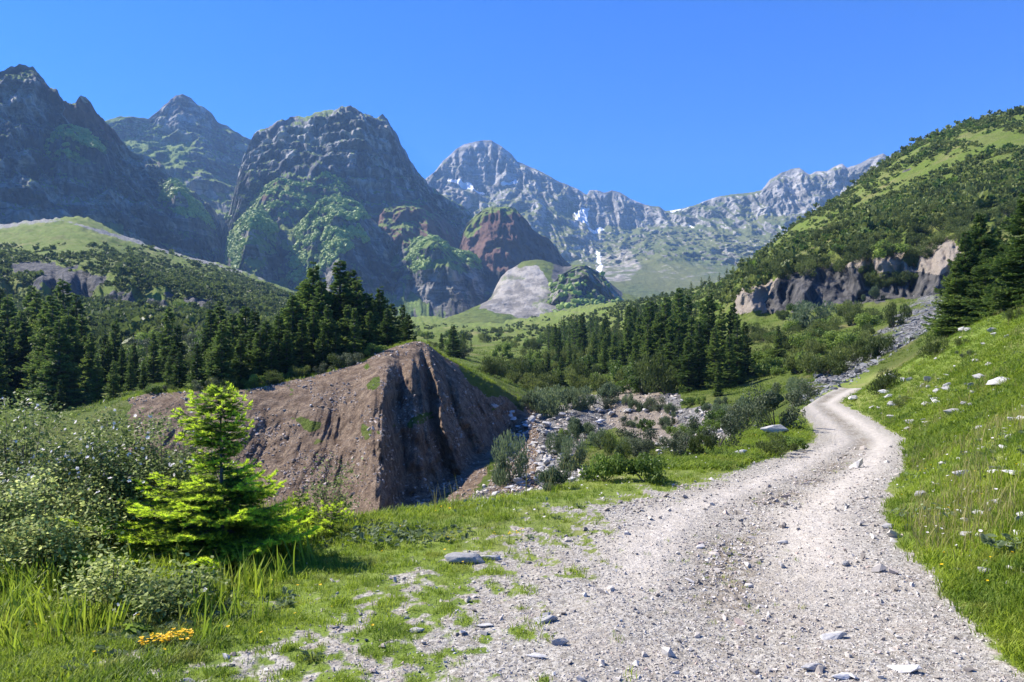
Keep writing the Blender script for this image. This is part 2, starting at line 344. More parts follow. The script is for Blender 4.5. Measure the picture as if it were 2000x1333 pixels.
bh = n.math('ADD', n.math('MULTIPLY', n2, .7), n.math('MULTIPLY', n3, .35))
b1 = n.bump(bh, .9, .05)
n5 = n.noise(P, 2.6, 9, .75)
b2 = n.bump(n.math('ADD', n.math('MULTIPLY', n5, .55), n.noise(P, .35, 8, .7)), 1.0, 1.3, b1)
MAT_ground = n.bsdf(c, .93, n.bump(n.math('MULTIPLY', fine, 1.0) if False else fb.outputs[0], .5, .02, b1), .15)
# stronger relief where it is rock or earth far off
mixn = n.n.new("ShaderNodeMix"); mixn.data_type = 'VECTOR'; n.l.new(fA, mixn.inputs[0]); n.l.new(n.n["Principled BSDF"].inputs['Normal'].links[0].from_socket, mixn.inputs[4]); n.l.new(b2, mixn.inputs[5])
n.l.new(mixn.outputs[1], n.n["Principled BSDF"].inputs['Normal'])
M_pale = reg([(1180,740),(1240,730),(1350,770),(1350,880),(1180,870)]) + (TU > 1380)
fr = (TX - xl) / np.maximum(xr - xl, .5); M_rut = (np.exp(-((fr - .27) / .11) ** 2) + np.exp(-((fr - .74) / .12) ** 2)) * sstep(-.5, .3, nl + .6) * sstep(4, 7, TD) * near
M_mid = np.exp(-((fr - .5) / .1) ** 2) * sstep(0, .4, nl + .25) * sstep(4, 6, TD) * near
attrs = {"mid": M_mid.ravel(), "rut": M_rut.ravel(), "gravel": M_gravel.ravel(), "earth": M_earth.ravel(), "rock": M_rock.ravel(), "scree": M_scree.ravel(), "dry": M_dry.ravel(), "pale": np.clip(M_pale, 0, 1).ravel(), "farness": sstep(0.3, 1.5, TK).ravel()}
terrain = mesh("valley_ground", np.stack([TX, TD, TZ], -1).reshape(-1, 3), grid_faces(nU, nV), MAT_ground, attrs, True)
tag(terrain, kind="structure")

# ---------------------------------------------------------------- mountains
def mountain_mat(name, rock_a, rock_b, green, g_lo=.5, g_hi=.68, bands=.012, streak=.02, bumpd=12):
    n = NT(name); P = n.pos(); nz = n.nz()
    big = n.noise(P, .004, 6, .6); mid = n.noise(P, .02, 8, .65); fine = n.noise(P, .09, 6, .65)
    vert = n.noise(n.scale(P, 1, 1, .22), streak, 6, .62)
    strat = n.noise(n.scale(P, .12, .12, 1.0), bands * 4, 8, .65, .5)
    rock = n.mix(n.ramp(vert, .41, .60), rock_a, rock_b)
    rock = n.mix(n.ramp(strat, .44, .56, 0, .7), rock, tuple(v * .6 for v in rock_a))
    rock = n.mix(n.ramp(n.noise(n.scale(P, 1, 1, .5), .03, 8, .7), .56, .64, 0, .6), rock, (green[0] * .35, green[1] * .35, green[2] * .4))
    rock = n.mix(n.ramp(mid, .55, .7, 0, .5), rock, tuple(min(v * 1.25, .5) for v in rock_b))
    red = n.mix(n.ramp(mid, .35, .65), (.105, .064, .054), (.175, .108, .09))
    rock = n.mix(n.ramp(n.math('ADD', n.attr("red"), n.math('MULTIPLY', n.math('SUBTRACT', mid, .5), .8)), .45, .55), rock, red)
    scr = n.mix(n.ramp(n.noise(n.scale(P, 1, .25, 1), .05, 8, .65), .42, .6), (.20, .185, .165), (.38, .35, .31)); scr = n.mix(n.ramp(n.noise(n.scale(P, 1, .3, 1), .022, 7, .7), .53, .62, 0, .7), scr, green)
    grn = n.mix(n.ramp(fine, .35, .65), tuple(v * .55 for v in green), green); grn = n.mix(n.ramp(big, .4, .6, 0, .5), grn, (green[0] * 1.25, green[1], green[2] * 1.1))
    gm = n.math('ADD', n.math('ADD', nz, n.math('MULTIPLY', n.math('SUBTRACT', mid, .5), .75)), n.math('MULTIPLY', n.math('SUBTRACT', n.attr("green"), .5), .9))
    c = n.mix(n.ramp(gm, g_lo, g_hi), rock, grn)
    c = n.mix(n.ramp(n.math('ADD', n.attr("scree"), n.math('MULTIPLY', n.math('SUBTRACT', mid, .5), .9)), .45, .6), c, scr)
    c = n.mix(n.ramp(n.math('ADD', n.attr("snow"), n.math('MULTIPLY', n.math('SUBTRACT', fine, .5), .5)), .45, .55), c, (.78, .80, .84))
    b = n.bump(n.math('ADD', n.math('MULTIPLY', mid, 1.0), n.math('MULTIPLY', strat, .35)), .6, bumpd); b = n.bump(n.math('ADD', fine, n.noise(P, .35, 5, .7)), .8, 3.5, b)
    return n.bsdf(c, .95, b, .1)
def pl(pts, u): return np.interp(u, [p[0] for p in pts], [p[1] for p in pts])
def mountain(name, lines, mat, step=2.2, gul=12, glam=85, bulge=0, fade=99, peak=.5, sl=38.0, rows=(8, 30, 60), amp=50, lam=260, fine=9, regs=None, flatrows=(), crag=5, seed=0, vs=.45, zamp=0, expo=1.0):
    """lines: back to front, each (heights [(px, py)], depths [(px, D)]); line 1 is the skyline"""
    u0, u1 = lines[1][0][0][0], lines[1][0][-1][0]
    u = np.arange(u0, u1 + step, step); D = []; Z = []; K = []
    for k in range(len(lines) - 1):
        (a, da), (b, db) = lines[k], lines[k + 1]
        pa, pb, Da, Db = pl(a, u), pl(b, u), pl(da, u), pl(db, u)
        za, zb = Zof(pa, Da), Zof(pb, Db)
        for t in np.linspace(0, 1, rows[min(k, len(rows) - 1)], endpoint=(k == len(lines) - 2)):
            D.append(Da + (Db - Da) * t); Z.append(za + (zb - za) * t); K.append(np.full(len(u), k + t))
    D, Z, K = np.array(D).T, np.array(Z).T, np.array(K).T; UU = np.repeat(u[:, None], D.shape[1], 1)
    if bulge:                                        # a buttress: a rounded arete nearer than its two flanks
        sb_ = np.clip((UU - u0) / (u1 - u0), 0, 1); kk = peak + .10 * (K - 2) * (1 if seed % 2 else -1) + .06 * fbm(Z / 90, K, seed, 3)
        tri_ = np.clip(np.minimum(sb_ / kk, (1 - sb_) / (1 - kk)), 0, 1); bb = bulge * (.35 * np.sin(np.pi * sb_) + .75 * tri_ ** 1.1) * sstep(.9, 1.6, K)
        D0_ = D; D = D - bb; Z = EYE + (Z - EYE) * D / D0_
    PY0 = HY - (Z - EYE) * F / D; Xw = X(UU, D)
    s = seed * 13.7
    w = sstep(1.0, 1.25, K) * .9 + .1
    rg = ridged(Xw / lam + s, D / lam, Z * vs / lam, 6, .55)
    br = fbm(Xw / (lam * 1.6) + s, D / (lam * 1.6), Z / (lam * 2.2), 4)
    st = (Z / sl + 2.0 * fbm(Xw / 300, D / 300, s, 2)); st = st - np.floor(st); st = np.abs(st - .5) * 2
    cr = ridged(Xw / 44 + s + .4 * fbm(Xw / 90, Z / 90, s, 3), D / 70, Z / 120, 5, .66)
    dd = -amp * (rg - .55) * 1.6 + amp * 1.3 * br + crag * (st - .5) * 2 - fine * (cr - .5) * 3.0
    gy = ridged(Xw / glam + .35 * fbm(Xw / 120, Z / 120, s, 3) + s, D / (glam * 4), Z * .12 / glam, 3, .5)
    dd = dd - gul * (gy - .5) * 2.4
    w = w * (1 - .85 * sstep(fade, fade + .6, K))
    D2 = D + dd * w
    Z2 = Z + (crag * .7 * fbm(Xw / 22 + s, D / 22, 0, 3) * 1.3 + zamp * (rg - .55)) * sstep(.7, 1., K) * (1 - .5 * sstep(1, 1.2, K))
    # keep each point on its own bearing; keep its height in the picture near the skyline
    att = {}
    wob_ = 12 * fbm(UU / 22 + s, PY0 / 16, 0, 4)
    for k in ("red", "green", "scree", "snow"):
        base = .5 if k == "green" else 0.
        m = np.full(D.shape, base)
        for poly, val in (regs or {}).get(k, []): m = np.where(in_poly(UU + wob_, PY0 + wob_[::-1], poly), val, m)
        att[k] = blur(m, 6 if k in ('scree', 'green') else 1)
    g = grid_faces(*D.shape)
    o = mesh(name, np.stack([X(UU, D2), D2, Z2], -1).reshape(-1, 3), g, mat, {k: v.ravel() for k, v in att.items()}, True)
    tag(o, kind="structure")
    return dict(U=UU, PY=HY - (Z2 - EYE) * F / D2, X=X(UU, D2), D=D2, Z=Z2, o=o, K=K, PY0=PY0)
MAT_far = mountain_mat("far_limestone", (.20, .195, .19), (.43, .41, .39), (.13, .16, .06), .76, .90)
MAT_mass = mountain_mat("shaded_cliffs", (.08, .085, .09), (.38, .365, .34), (.17, .25, .06), .60, .74)
MAT_spur = mountain_mat("wooded_spurs", (.065, .065, .068), (.29, .27, .24), (.16, .23, .06), .54, .68)
MAT_cone = mountain_mat("cone_slopes", (.12, .115, .11), (.30, .275, .25), (.14, .19, .045), .62, .80, bumpd=2)

sky1 = [(740,420),(800,372),(828,352),(850,335),(865,315),(880,302),(892,290),(905,283),(925,278),(945,274),(960,275),(975,283),(988,293),(1000,302),(1010,316),(1022,320),(1040,328),(1060,337),(1085,352),(1105,360),(1130,370),(1146,381),(1152,372),(1165,371),(1180,377),(1195,372),(1212,376),(1230,388),(1245,394),(1260,400),(1275,403),(1288,404),(1300,413),(1330,408),(1355,402),(1375,393),(1400,385),(1430,380),(1465,377),(1488,372),(1503,352),(1520,341),(1545,330),(1562,328),(1572,336),(1582,342),(1592,335),(1615,335),(1630,326),(1645,320),(1655,328),(1680,320),(1700,308),(1725,300),(1735,306),(1745,302),(1760,304),(1900,290),(2300,330)]
d_sky = [(740,3300),(950,3400),(1150,3300),(1300,3200),(1500,2800),(1750,2500),(2300,2200)]
def dm(d, f, add=0): return [(a, b * f + add) for a, b in d]
mountain("far_mountain_ridge", [
  ([(p, q + 90) for p, q in sky1], dm(d_sky, 1.12)), (sky1, d_sky),
  ([(740,432),(828,366),(880,368),(950,362),(1010,366),(1060,372),(1105,390),(1140,420),(1165,440),(1230,445),(1300,440),(1350,425),(1450,425),(1550,420),(1650,400),(1745,350),(2300,380)], dm(d_sky, .955)),
  ([(740,445),(828,385),(900,402),(1000,398),(1060,400),(1105,430),(1140,452),(1165,470),(1230,468),(1300,455),(1400,455),(1500,470),(1600,460),(1745,400),(2300,420)], dm(d_sky, .88)),
  ([(740,520),(900,490),(1000,490),(1100,500),(1150,505),(1220,500),(1300,478),(1350,490),(1450,500),(1600,510),(1745,480),(2300,500)], dm(d_sky, .76)),
  ([(740,600),(1000,565),(1130,550),(1250,553),(1450,560),(1745,570),(2300,600)], dm(d_sky, .55)),
  ([(740,640),(2300,640)], dm(d_sky, .42))], MAT_far, step=1.5, rows=(6, 80, 30, 70, 60, 40), gul=34, glam=75, fade=4.2, amp=42, lam=330, fine=9, crag=3, seed=1, vs=.25,
  regs={"snow": [([(872,352),(898,355),(940,370),(952,377),(925,374),(885,361)], 1), ([(975,358),(1010,358),(1008,365),(978,366)], 1), ([(1120,415),(1148,405),(1148,440),(1128,432)], 1), ([(1148,445),(1180,450),(1175,456),(1150,455)], 1), ([(1165,485),(1175,500),(1176,530),(1168,530)], 1), ([(1340,432),(1360,440),(1352,444)], 1), ([(1305,413),(1345,404),(1345,407),(1310,416)], 1)],
        "green": [([(1060,385),(1110,385),(1140,420),(1090,425)], .9), ([(1180,440),(1320,450),(1450,400),(1540,430),(1500,560),(1180,560)], .95), ([(1300,412),(1480,375),(1500,420),(1320,450)], .8), ([(900,395),(1100,400),(1160,560),(900,560)], .72)],
        "scree": [([(1170,500),(1230,480),(1260,520),(1230,555),(1170,555)], .55), ([(1280,500),(1420,480),(1440,560),(1250,560)], .42), ([(860,360),(960,385),(900,405)], .6)]})
sky3 = [(150,262),(185,240),(212,234),(235,227),(262,229),(290,232),(300,224),(315,211),(330,198),(343,187),(356,184),(370,190),(384,203),(400,210),(415,222),(424,238),(445,247),(460,258),(490,273),(520,300),(600,360)]
d3 = [(150,2300),(350,2500),(600,2700)]
mountain("pyramid_peak_mountain", [([(p, q + 70) for p, q in sky3], dm(d3, 1.12)), (sky3, d3),
  ([(150,300),(250,262),(300,262),(350,250),(400,265),(440,300),(500,340),(600,420)], dm(d3, .95)),
  ([(150,420),(300,350),(400,360),(500,420),(600,480)], dm(d3, .80)), ([(150,560),(600,580)], dm(d3, .66))],
  MAT_mass, step=1.6, rows=(6, 60, 60, 50), gul=16, glam=100, amp=55, lam=240, fine=11, crag=6, seed=2, vs=.4, regs={"green": [([(150,230),(300,235),(380,270),(350,340),(440,520),(240,420),(150,300)], 1.0), ([(290,230),(350,180),(425,235),(385,262),(330,250)], .3)]})
sky2 = [(425,560),(435,500),(445,430),(455,385),(466,340),(478,300),(490,274),(497,261),(512,252),(530,246),(545,236),(565,232),(590,227),(600,224),(625,219),(650,215),(665,211),(685,211),(700,218),(716,226),(733,237),(748,233),(757,240),(765,255),(778,275),(790,300),(800,318),(812,335),(828,352),(840,368),(860,380),(880,392),(905,402),(930,430),(960,470),(1000,510),(1040,560)]
d2 = [(425,1650),(500,1900),(700,2050),(830,2250),(1040,2300)]
mountain("domed_massif", [([(p, q + 80) for p, q in sky2], dm(d2, 1.12)), (sky2, d2), ([(p, q + 16) for p, q in sky2], dm(d2, .975)),
  ([(425,600),(450,470),(490,380),(560,335),(640,325),(720,330),(790,360),(860,420),(960,520),(1040,580)], dm(d2, .90)), ([(425,640),(1040,620)], dm(d2, .78))],
  MAT_mass, step=1.6, rows=(6, 8, 120, 60), gul=30, glam=120, bulge=170, peak=.4, sl=30., amp=60, lam=300, fine=15, crag=13, seed=3, vs=.35, regs={"green": [([(400,100),(1050,100),(1050,340),(400,340)], .32)]})
def spur(name, sk, D0, base_y, dbase=.80, cap=22, capd=.955, mat=MAT_spur, dr=None, **kw):
    d = dr or [(sk[0][0], D0), (sk[-1][0], D0 * 1.06)]
    return mountain(name, [([(p, q + 60) for p, q in sk], dm(d, 1.10)), (sk, d), ([(p, q + cap) for p, q in sk], dm(d, capd)),
        ([(p, max(base_y, q + cap + 10)) for p, q in sk], dm(d, dbase)), ([(p, max(base_y, q + cap + 10) + 60) for p, q in sk], dm(d, dbase * .9))], mat, step=1.6, rows=(5, 22, 80, 6), bulge=kw.pop('bulge', 130), peak=kw.pop('peak', .38), gul=kw.pop('gul', 15), glam=60, **kw)
SP = []
SP.append(spur("upper_spur", [(430,470),(442,425),(455,398),(475,385),(500,370),(520,352),(545,345),(570,347),(590,352),(612,350),(635,335),(655,332),(680,345),(700,360),(712,385),(730,420),(760,470)], 1700, 560, amp=22, lam=150, fine=9, seed=4, regs={"green": [([(430,330),(540,300),(760,300),(760,420),(600,410),(430,420)], .75)], "red": [([(505,352),(610,352),(620,390),(500,392)], 1), ([(625,330),(660,335),(650,352),(610,370)], 1)]}))
SP.append(spur("red_gully_slopes", [(690,470),(715,420),(735,404),(760,397),(790,390),(812,393),(835,402),(860,420),(885,445),(905,470),(930,520)], 1720, 560, amp=28, lam=130, fine=9, seed=5, regs={"red": [([(690,380),(940,380),(940,560),(800,480),(690,470)], 1)], "green": [([(680,380),(950,380),(950,600),(680,600)], .35)]}))
SP.append(spur("red_buttress", [(885,520),(905,455),(912,438),(928,422),(945,408),(965,404),(990,405),(1005,408),(1018,420),(1030,432),(1040,448),(1055,458),(1072,468),(1088,485),(1100,505),(1125,525),(1150,545)], 1560, 560, dbase=.90, cap=8, capd=.975, bulge=60, amp=12, lam=120, fine=8, crag=4, gul=14, seed=6, vs=.2, regs={"red": [([(880,400),(1000,412),(1160,500),(1160,545),(900,530)], 1)], "green": [([(880,300),(1160,300),(1160,620),(880,620)], .12), ([(890,400),(1060,400),(1010,415),(890,440)], .6), ([(900,455),(935,418),(955,415),(945,432),(912,470)], 1.1)]}))
SP.append(spur("wooded_front_spur", [(548,560),(553,500),(560,470),(572,440),(590,425),(610,410),(625,396),(650,389),(675,392),(700,402),(718,422),(740,440),(765,455),(785,485),(800,530),(815,580)], 1480, 575, amp=26, lam=150, fine=10, seed=7, dbase=.86, regs={"green": [([(548,380),(720,380),(700,470),(640,560),(548,580)], .95), ([(640,470),(720,420),(830,450),(830,600),(640,600)], .2)]}))
SP.append(spur("wooded_corner_spur", [(436,560),(442,500),(448,462),(462,435),(480,418),(500,412),(520,418),(538,432),(552,460),(562,520),(570,580)], 1430, 575, amp=20, lam=130, fine=10, seed=8, dbase=.88, regs={"green": [([(430,400),(540,400),(540,480),(500,560),(430,560)], .9)]}))
SP.append(spur("wooded_hump_spur", [(770,600),(785,520),(795,485),(808,470),(830,462),(852,462),(868,475),(885,488),(915,492),(940,505),(960,530),(990,560),(1020,590)], 1440, 600, amp=20, lam=110, fine=9, seed=9, dbase=.90, regs={"green": [([(780,440),(950,440),(960,520),(880,530),(820,560),(780,530)], .95), ([(780,540),(1030,530),(1030,640),(780,640)], .1)]}))
sky4 = [(-500,190),(-300,90),(-120,150),(-40,165),(-10,140),(5,136),(20,129),(45,125),(62,128),(75,141),(90,162),(108,184),(125,203),(142,214),(150,211),(166,208),(180,216),(196,229),(212,243),(228,262),(246,284),(252,292),(285,305),(310,322),(335,344),(352,362),(380,378),(400,395),(420,412),(432,440),(442,500),(455,560)]
d4 = [(-500,900),(0,1250),(200,1450),(455,1750)]
MT4 = mountain("left_cliff_mountain", [([(p, q + 90) for p, q in sky4], dm(d4, 1.15)), (sky4, d4), ([(p, q + 22) for p, q in sky4], dm(d4, .97)),
  ([(-500,330),(0,300),(150,330),(250,380),(340,420),(430,500),(455,590)], dm(d4, .90)),
  ([(-500,440),(0,440),(110,425),(200,440),(300,480),(380,510),(455,620)], dm(d4, .83)), ([(-500,520),(0,520),(455,680)], dm(d4, .70))],
  MAT_mass, step=1.6, rows=(6, 14, 110, 60, 12), gul=42, glam=120, amp=75, lam=260, fine=16, crag=10, seed=10, vs=.3, regs={"green": [([(-500,100),(500,100),(500,600),(-500,600)], .36), ([(90,250),(140,245),(200,285),(190,310),(100,285)], 1.0), ([(310,355),(345,350),(400,430),(330,410)], .95), ([(20,120),(75,135),(30,180),(5,150)], .9)], "red": [([(130,205),(200,225),(245,285),(180,270),(120,235)], .8)], "scree": [([(-500,425),(110,410),(300,470),(300,520),(-500,520)], .8)]})
skc = [(820,652),(860,636),(895,619),(920,606),(945,594),(960,582),(969,562),(979,543),(991,530),(1008,522),(1025,512),(1045,508),(1062,510),(1080,516),(1100,522),(1130,518),(1150,524),(1170,535),(1190,552),(1215,572),(1250,580),(1300,600),(1400,600)]
dc = [(820,900),(1000,1150),(1100,1180),(1400,1100)]
skk = [(1040,640),(1055,600),(1066,575),(1080,555),(1092,540),(1108,528),(1125,520),(1142,518),(1158,524),(1175,535),(1190,552),(1205,570),(1222,592),(1240,610),(1260,640)]
KN = spur("rocky_knoll", skk, 980, 640, dbase=.86, cap=14, capd=.97, bulge=22, mat=MAT_spur, amp=24, lam=75, fine=9, crag=3, gul=8, seed=14, regs={"green": [([(1000,500),(1300,500),(1300,660),(1000,660)], .30)]})
mountain("scree_cone_hill", [([(p, q + 40) for p, q in skc], dm(dc, 1.15)), (skc, dc), ([(820,645),(900,612),(1000,575),(1060,560),(1100,560),(1200,590),(1300,610),(1400,620)], dm(dc, .86)), ([(820,655),(1000,640),(1200,640),(1400,660)], dm(dc, .68)), ([(820,670),(1400,680)], dm(dc, .5))],
  MAT_cone, step=1.8, rows=(5, 50, 50, 10), gul=2, amp=9, lam=120, fine=2.2, crag=1, seed=11, zamp=8,
  regs={"scree": [([(955,520),(1050,520),(1072,555),(1090,600),(1075,620),(1030,628),(985,614),(935,602),(955,585),(968,560)], 1), ([(1060,590),(1150,612),(1200,625),(1100,625)], .6)], "green": [([(1080,520),(1170,520),(1215,575),(1190,605),(1110,600),(1075,560)], .05), ([(800,600),(1010,600),(1230,630),(1230,680),(800,680)], .9)], "red": [([(965,545),(990,540),(985,580),(975,580)], .7)]})

SP.append(spur("left_wooded_ledge", [(70,345),(84,300),(98,266),(118,252),(136,247),(152,252),(172,258),(192,272),(206,292),(220,325),(240,370)], 1290, 420, dbase=.93, bulge=55, amp=12, lam=70, fine=9, gul=8, seed=16, regs={"green": [([(60,230),(225,230),(215,300),(150,330),(70,330)], .85)]}))
SP.append(spur("corner_wooded_ledge", [(292,440),(304,395),(316,366),(334,350),(352,358),(370,376),(390,398),(410,425),(428,462),(445,520),(455,560)], 1500, 560, dbase=.92, bulge=60, amp=14, lam=80, fine=9, gul=9, seed=17, regs={"green": [([(290,330),(400,340),(440,450),(400,440),(340,400),(300,440)], .9)]}))
# ---------------------------------------------------------------- the air
def haze():
    n = NT("valley_air"); v = n.n.new("ShaderNodeVolumePrincipled"); v.inputs['Color'].default_value = (.36, .62, 1, 1)
    v.inputs['Density'].default_value = 1.05e-4; v.inputs['Anisotropy'].default_value = 0.0
    n.l.new(v.outputs[0], n.out.inputs['Volume'])
    x0, x1, y0, y1, z0, z1 = -3200, 4200, -60, 4300, -60, 1150
    V = np.array([(x, y, z) for x in (x0, x1) for y in (y0, y1) for z in (z0, z1)], float)
    f = np.array([(0,1,3,2),(4,6,7,5),(0,4,5,1),(2,3,7,6),(0,2,6,4),(1,5,7,3)])
    tag(mesh("haze", V, f, n.m), kind="stuff")
haze()
# ---------------------------------------------------------------- picking points on the terrain
def hit(px, py):
    """depth and height where the photograph's pixel meets the terrain"""
    c = int(np.clip(np.searchsorted(U, px), 0, nU - 1)); r = np.argmax(TPY[c] <= py) if (TPY[c] <= py).any() else nV - 1
    return TD[c, r], TZ[c, r]
def samp(arr, px, D):
    c = np.clip(np.searchsorted(U, px), 0, nU - 1); out = np.zeros(len(px)); o = np.argsort(c); cs = c[o]
    st = np.searchsorted(cs, np.arange(nU + 1))
    for i in np.unique(cs):
        s = o[st[i]:st[i+1]]; out[s] = arr[i, np.clip(np.searchsorted(_mono[i], D[s]), 0, nV - 1)]
    return out
def rot3(a, tx, ty):
    ca, sa = np.cos(a), np.sin(a); cx, sx = np.cos(tx), np.sin(tx); cy, sy = np.cos(ty), np.sin(ty); o = np.zeros_like(a); l = np.ones_like(a)
    Rz = np.stack([ca, -sa, o, sa, ca, o, o, o, l], -1).reshape(-1, 3, 3)
    Rx = np.stack([l, o, o, o, cx, -sx, o, sx, cx], -1).reshape(-1, 3, 3)
    Ry = np.stack([cy, o, sy, o, l, o, -sy, o, cy], -1).reshape(-1, 3, 3)
    return Rz @ Rx @ Ry
def tile(name, protos, pos, size, mat, tilt=.15, kind="stuff", squash=None, parent=None, extra=None, smooth=False):
    """many copies of small shapes as ONE mesh of uncountable stuff; protos are (verts, faces[, attr])"""
    N = len(pos); which = rng.integers(0, len(protos), N); VV, FF, AA, TT = [], [], [], []; base = 0
    size = np.broadcast_to(np.asarray(size, float), (N,)) if np.ndim(size) < 2 else size
    for k, p in enumerate(protos):
        i = np.nonzero(which == k)[0]
        if not len(i): continue
        m = rot3(rng.uniform(0, 6.283, len(i)), rng.normal(0, tilt, len(i)), rng.normal(0, tilt, len(i)))
        s = size[i][:, None, None] if size.ndim == 1 else size[i][:, None, :]
        v = np.einsum('nij,nvj->nvi', m, p[0][None] * s) + pos[i][:, None, :]
        FF.append((p[1][None] + (np.arange(len(i)) * len(p[0]))[:, None, None] + base).reshape(-1, p[1].shape[1]))
        VV.append(v.reshape(-1, 3)); base += len(i) * len(p[0])
        AA.append(np.repeat(rng.random(len(i)), len(p[0]))); TT.append(np.tile(p[2] if len(p) > 2 else np.zeros(len(p[0])), len(i)))
    o = mesh(name, np.concatenate(VV), FF, mat, {"rnd": np.concatenate(AA), "tip": np.concatenate(TT)}, smooth, parent=parent)
    if not parent: tag(o, kind=kind)
    return o

# ---------------------------------------------------------------- materials of plants and stones
def leafmat(name, dark, light, tip, trans=.4, rough=.55, spec=.25, patch=None):
    n = NT(name); P = n.pos(); a = n.attr("rnd"); t = n.attr("tip")
    oi = n.n.new("ShaderNodeObjectInfo").outputs['Random']
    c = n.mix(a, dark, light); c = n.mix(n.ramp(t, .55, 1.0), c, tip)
    if patch: c = n.mix(n.ramp(n.noise(P, .9, 5, .6), .40, .66), c, n.mix(a, patch[0], patch[1])); c = n.mix(n.ramp(n.noise(P, 3.1, 4, .6), .50, .68, 0, .65), c, patch[2])
    hs = n.n.new("ShaderNodeHueSaturation"); n.l.new(c, hs.inputs['Color']); n.l.new(n.ramp(oi, 0, 1, .7, 1.4), hs.inputs['Value']); n.l.new(n.ramp(oi, 0, 1, .515, .49), hs.inputs['Hue'])
    c = hs.outputs[0]
    return n.leaf(c, trans, rough, spec=spec)
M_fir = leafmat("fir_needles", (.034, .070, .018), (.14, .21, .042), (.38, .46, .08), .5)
M_firyoung = leafmat("young_fir_needles", (.022, .060, .012), (.13, .23, .03), (.52, .66, .05), .5)  # young firs: dark older needles, yellow-green new growth at the tips
M_pine = leafmat("dwarf_pine_needles", (.055, .080, .02), (.14, .175, .042), (.26, .30, .07), .42)
M_willow = leafmat("willow_leaves", (.075, .11, .05), (.15, .20, .10), (.22, .27, .13), .4)
M_green = leafmat("bright_bush_leaves", (.07, .12, .02), (.17, .25, .04), (.32, .42, .06), .45)
M_olive = leafmat("grey_bush_leaves", (.045, .062, .03), (.10, .125, .06), (.16, .19, .09), .35)
M_rose = leafmat("rose_leaves", (.08, .12, .035), (.34, .40, .12), (.54, .58, .22), .5, .5, .15)
M_wood = leafmat("broadleaf_canopy", (.17, .26, .05), (.32, .42, .10), (.34, .45, .10), .4)
M_grass = leafmat("grass_blades", (.13, .20, .016), (.30, .38, .032), (.44, .48, .08), .5, patch=((.07, .13, .015), (.16, .24, .025), (.25, .26, .06)))
M_straw = leafmat("dry_grass", (.20, .19, .06), (.32, .29, .11), (.4, .35, .18), .4)
M_flower = NT("white_petals").leaf((.88, .82, .80, 1), .4)
M_yellow = NT("yellow_petals").leaf((.85, .55, .01, 1), .3)
def barkmat():
    n = NT("fir_bark"); P = n.pos(); c = n.mix(n.noise(n.scale(P, 1, 1, .3), 9, 6), (.06, .048, .038), (.17, .145, .12))
    return n.bsdf(c, .9, n.bump(n.noise(n.scale(P, 1, 1, .3), 14, 5), .6, .03))
M_bark = barkmat()
def stonemat(name, a, b, sc_=6.0, warm=(.30, .24, .18)):
    n = NT(name); tc = n.n.new("ShaderNodeTexCoord").outputs['Object']; r = n.attr("rnd")
    oi = n.n.new("ShaderNodeObjectInfo").outputs['Random']
    ad = n.n.new("ShaderNodeVectorMath"); ad.operation = 'ADD'; n.l.new(tc, ad.inputs[0]); n.l.new(oi, ad.inputs[1]); tc = ad.outputs[0]
    f = n.math('ADD', n.math('MULTIPLY', n.noise(tc, sc_, 8, .65), .75), n.math('MULTIPLY', r, .45))
    c = n.mix(n.ramp(f, .3, .85), a, b); c = n.mix(n.ramp(n.noise(tc, sc_ * .4, 4), .52, .72, 0, .5), c, warm)
    c = n.mix(n.ramp(n.noise(tc, sc_ * 2.4, 5, .7), .58, .70, 0, .7), c, (.13, .12, .11))
    return n.bsdf(c, .9, n.bump(n.noise(tc, sc_ * 3, 8, .7), .35, .02), .2)
M_stone = stonemat("limestone", (.30, .29, .27), (.60, .58, .55))
M_slab = stonemat('slate_stone', (.10, .105, .11), (.26, .26, .255))
def gravmat():
    n = NT("gravel_stone"); r = n.attr("rnd"); P = n.pos()
    c = n.n.new("ShaderNodeValToRGB"); n.l.new(r, c.inputs[0]); e = c.color_ramp.elements
    e[0].position = 0; e[0].color = (.17, .15, .13, 1); e[1].position = 1; e[1].color = (.63, .595, .53, 1)
    for p, q in ((.25, (.32, .285, .245, 1)), (.5, (.47, .43, .375, 1)), (.72, (.53, .495, .435, 1)), (.8, (.40, .31, .26, 1)), (.86, (.56, .51, .455, 1))):
        x = e.new(p); x.color = q
    return n.bsdf(n.mix(n.ramp(n.noise(P, 60, 4), .4, .7, 0, .35), c.outputs[0], (.2, .18, .16)), .9)
M_gstone = gravmat()

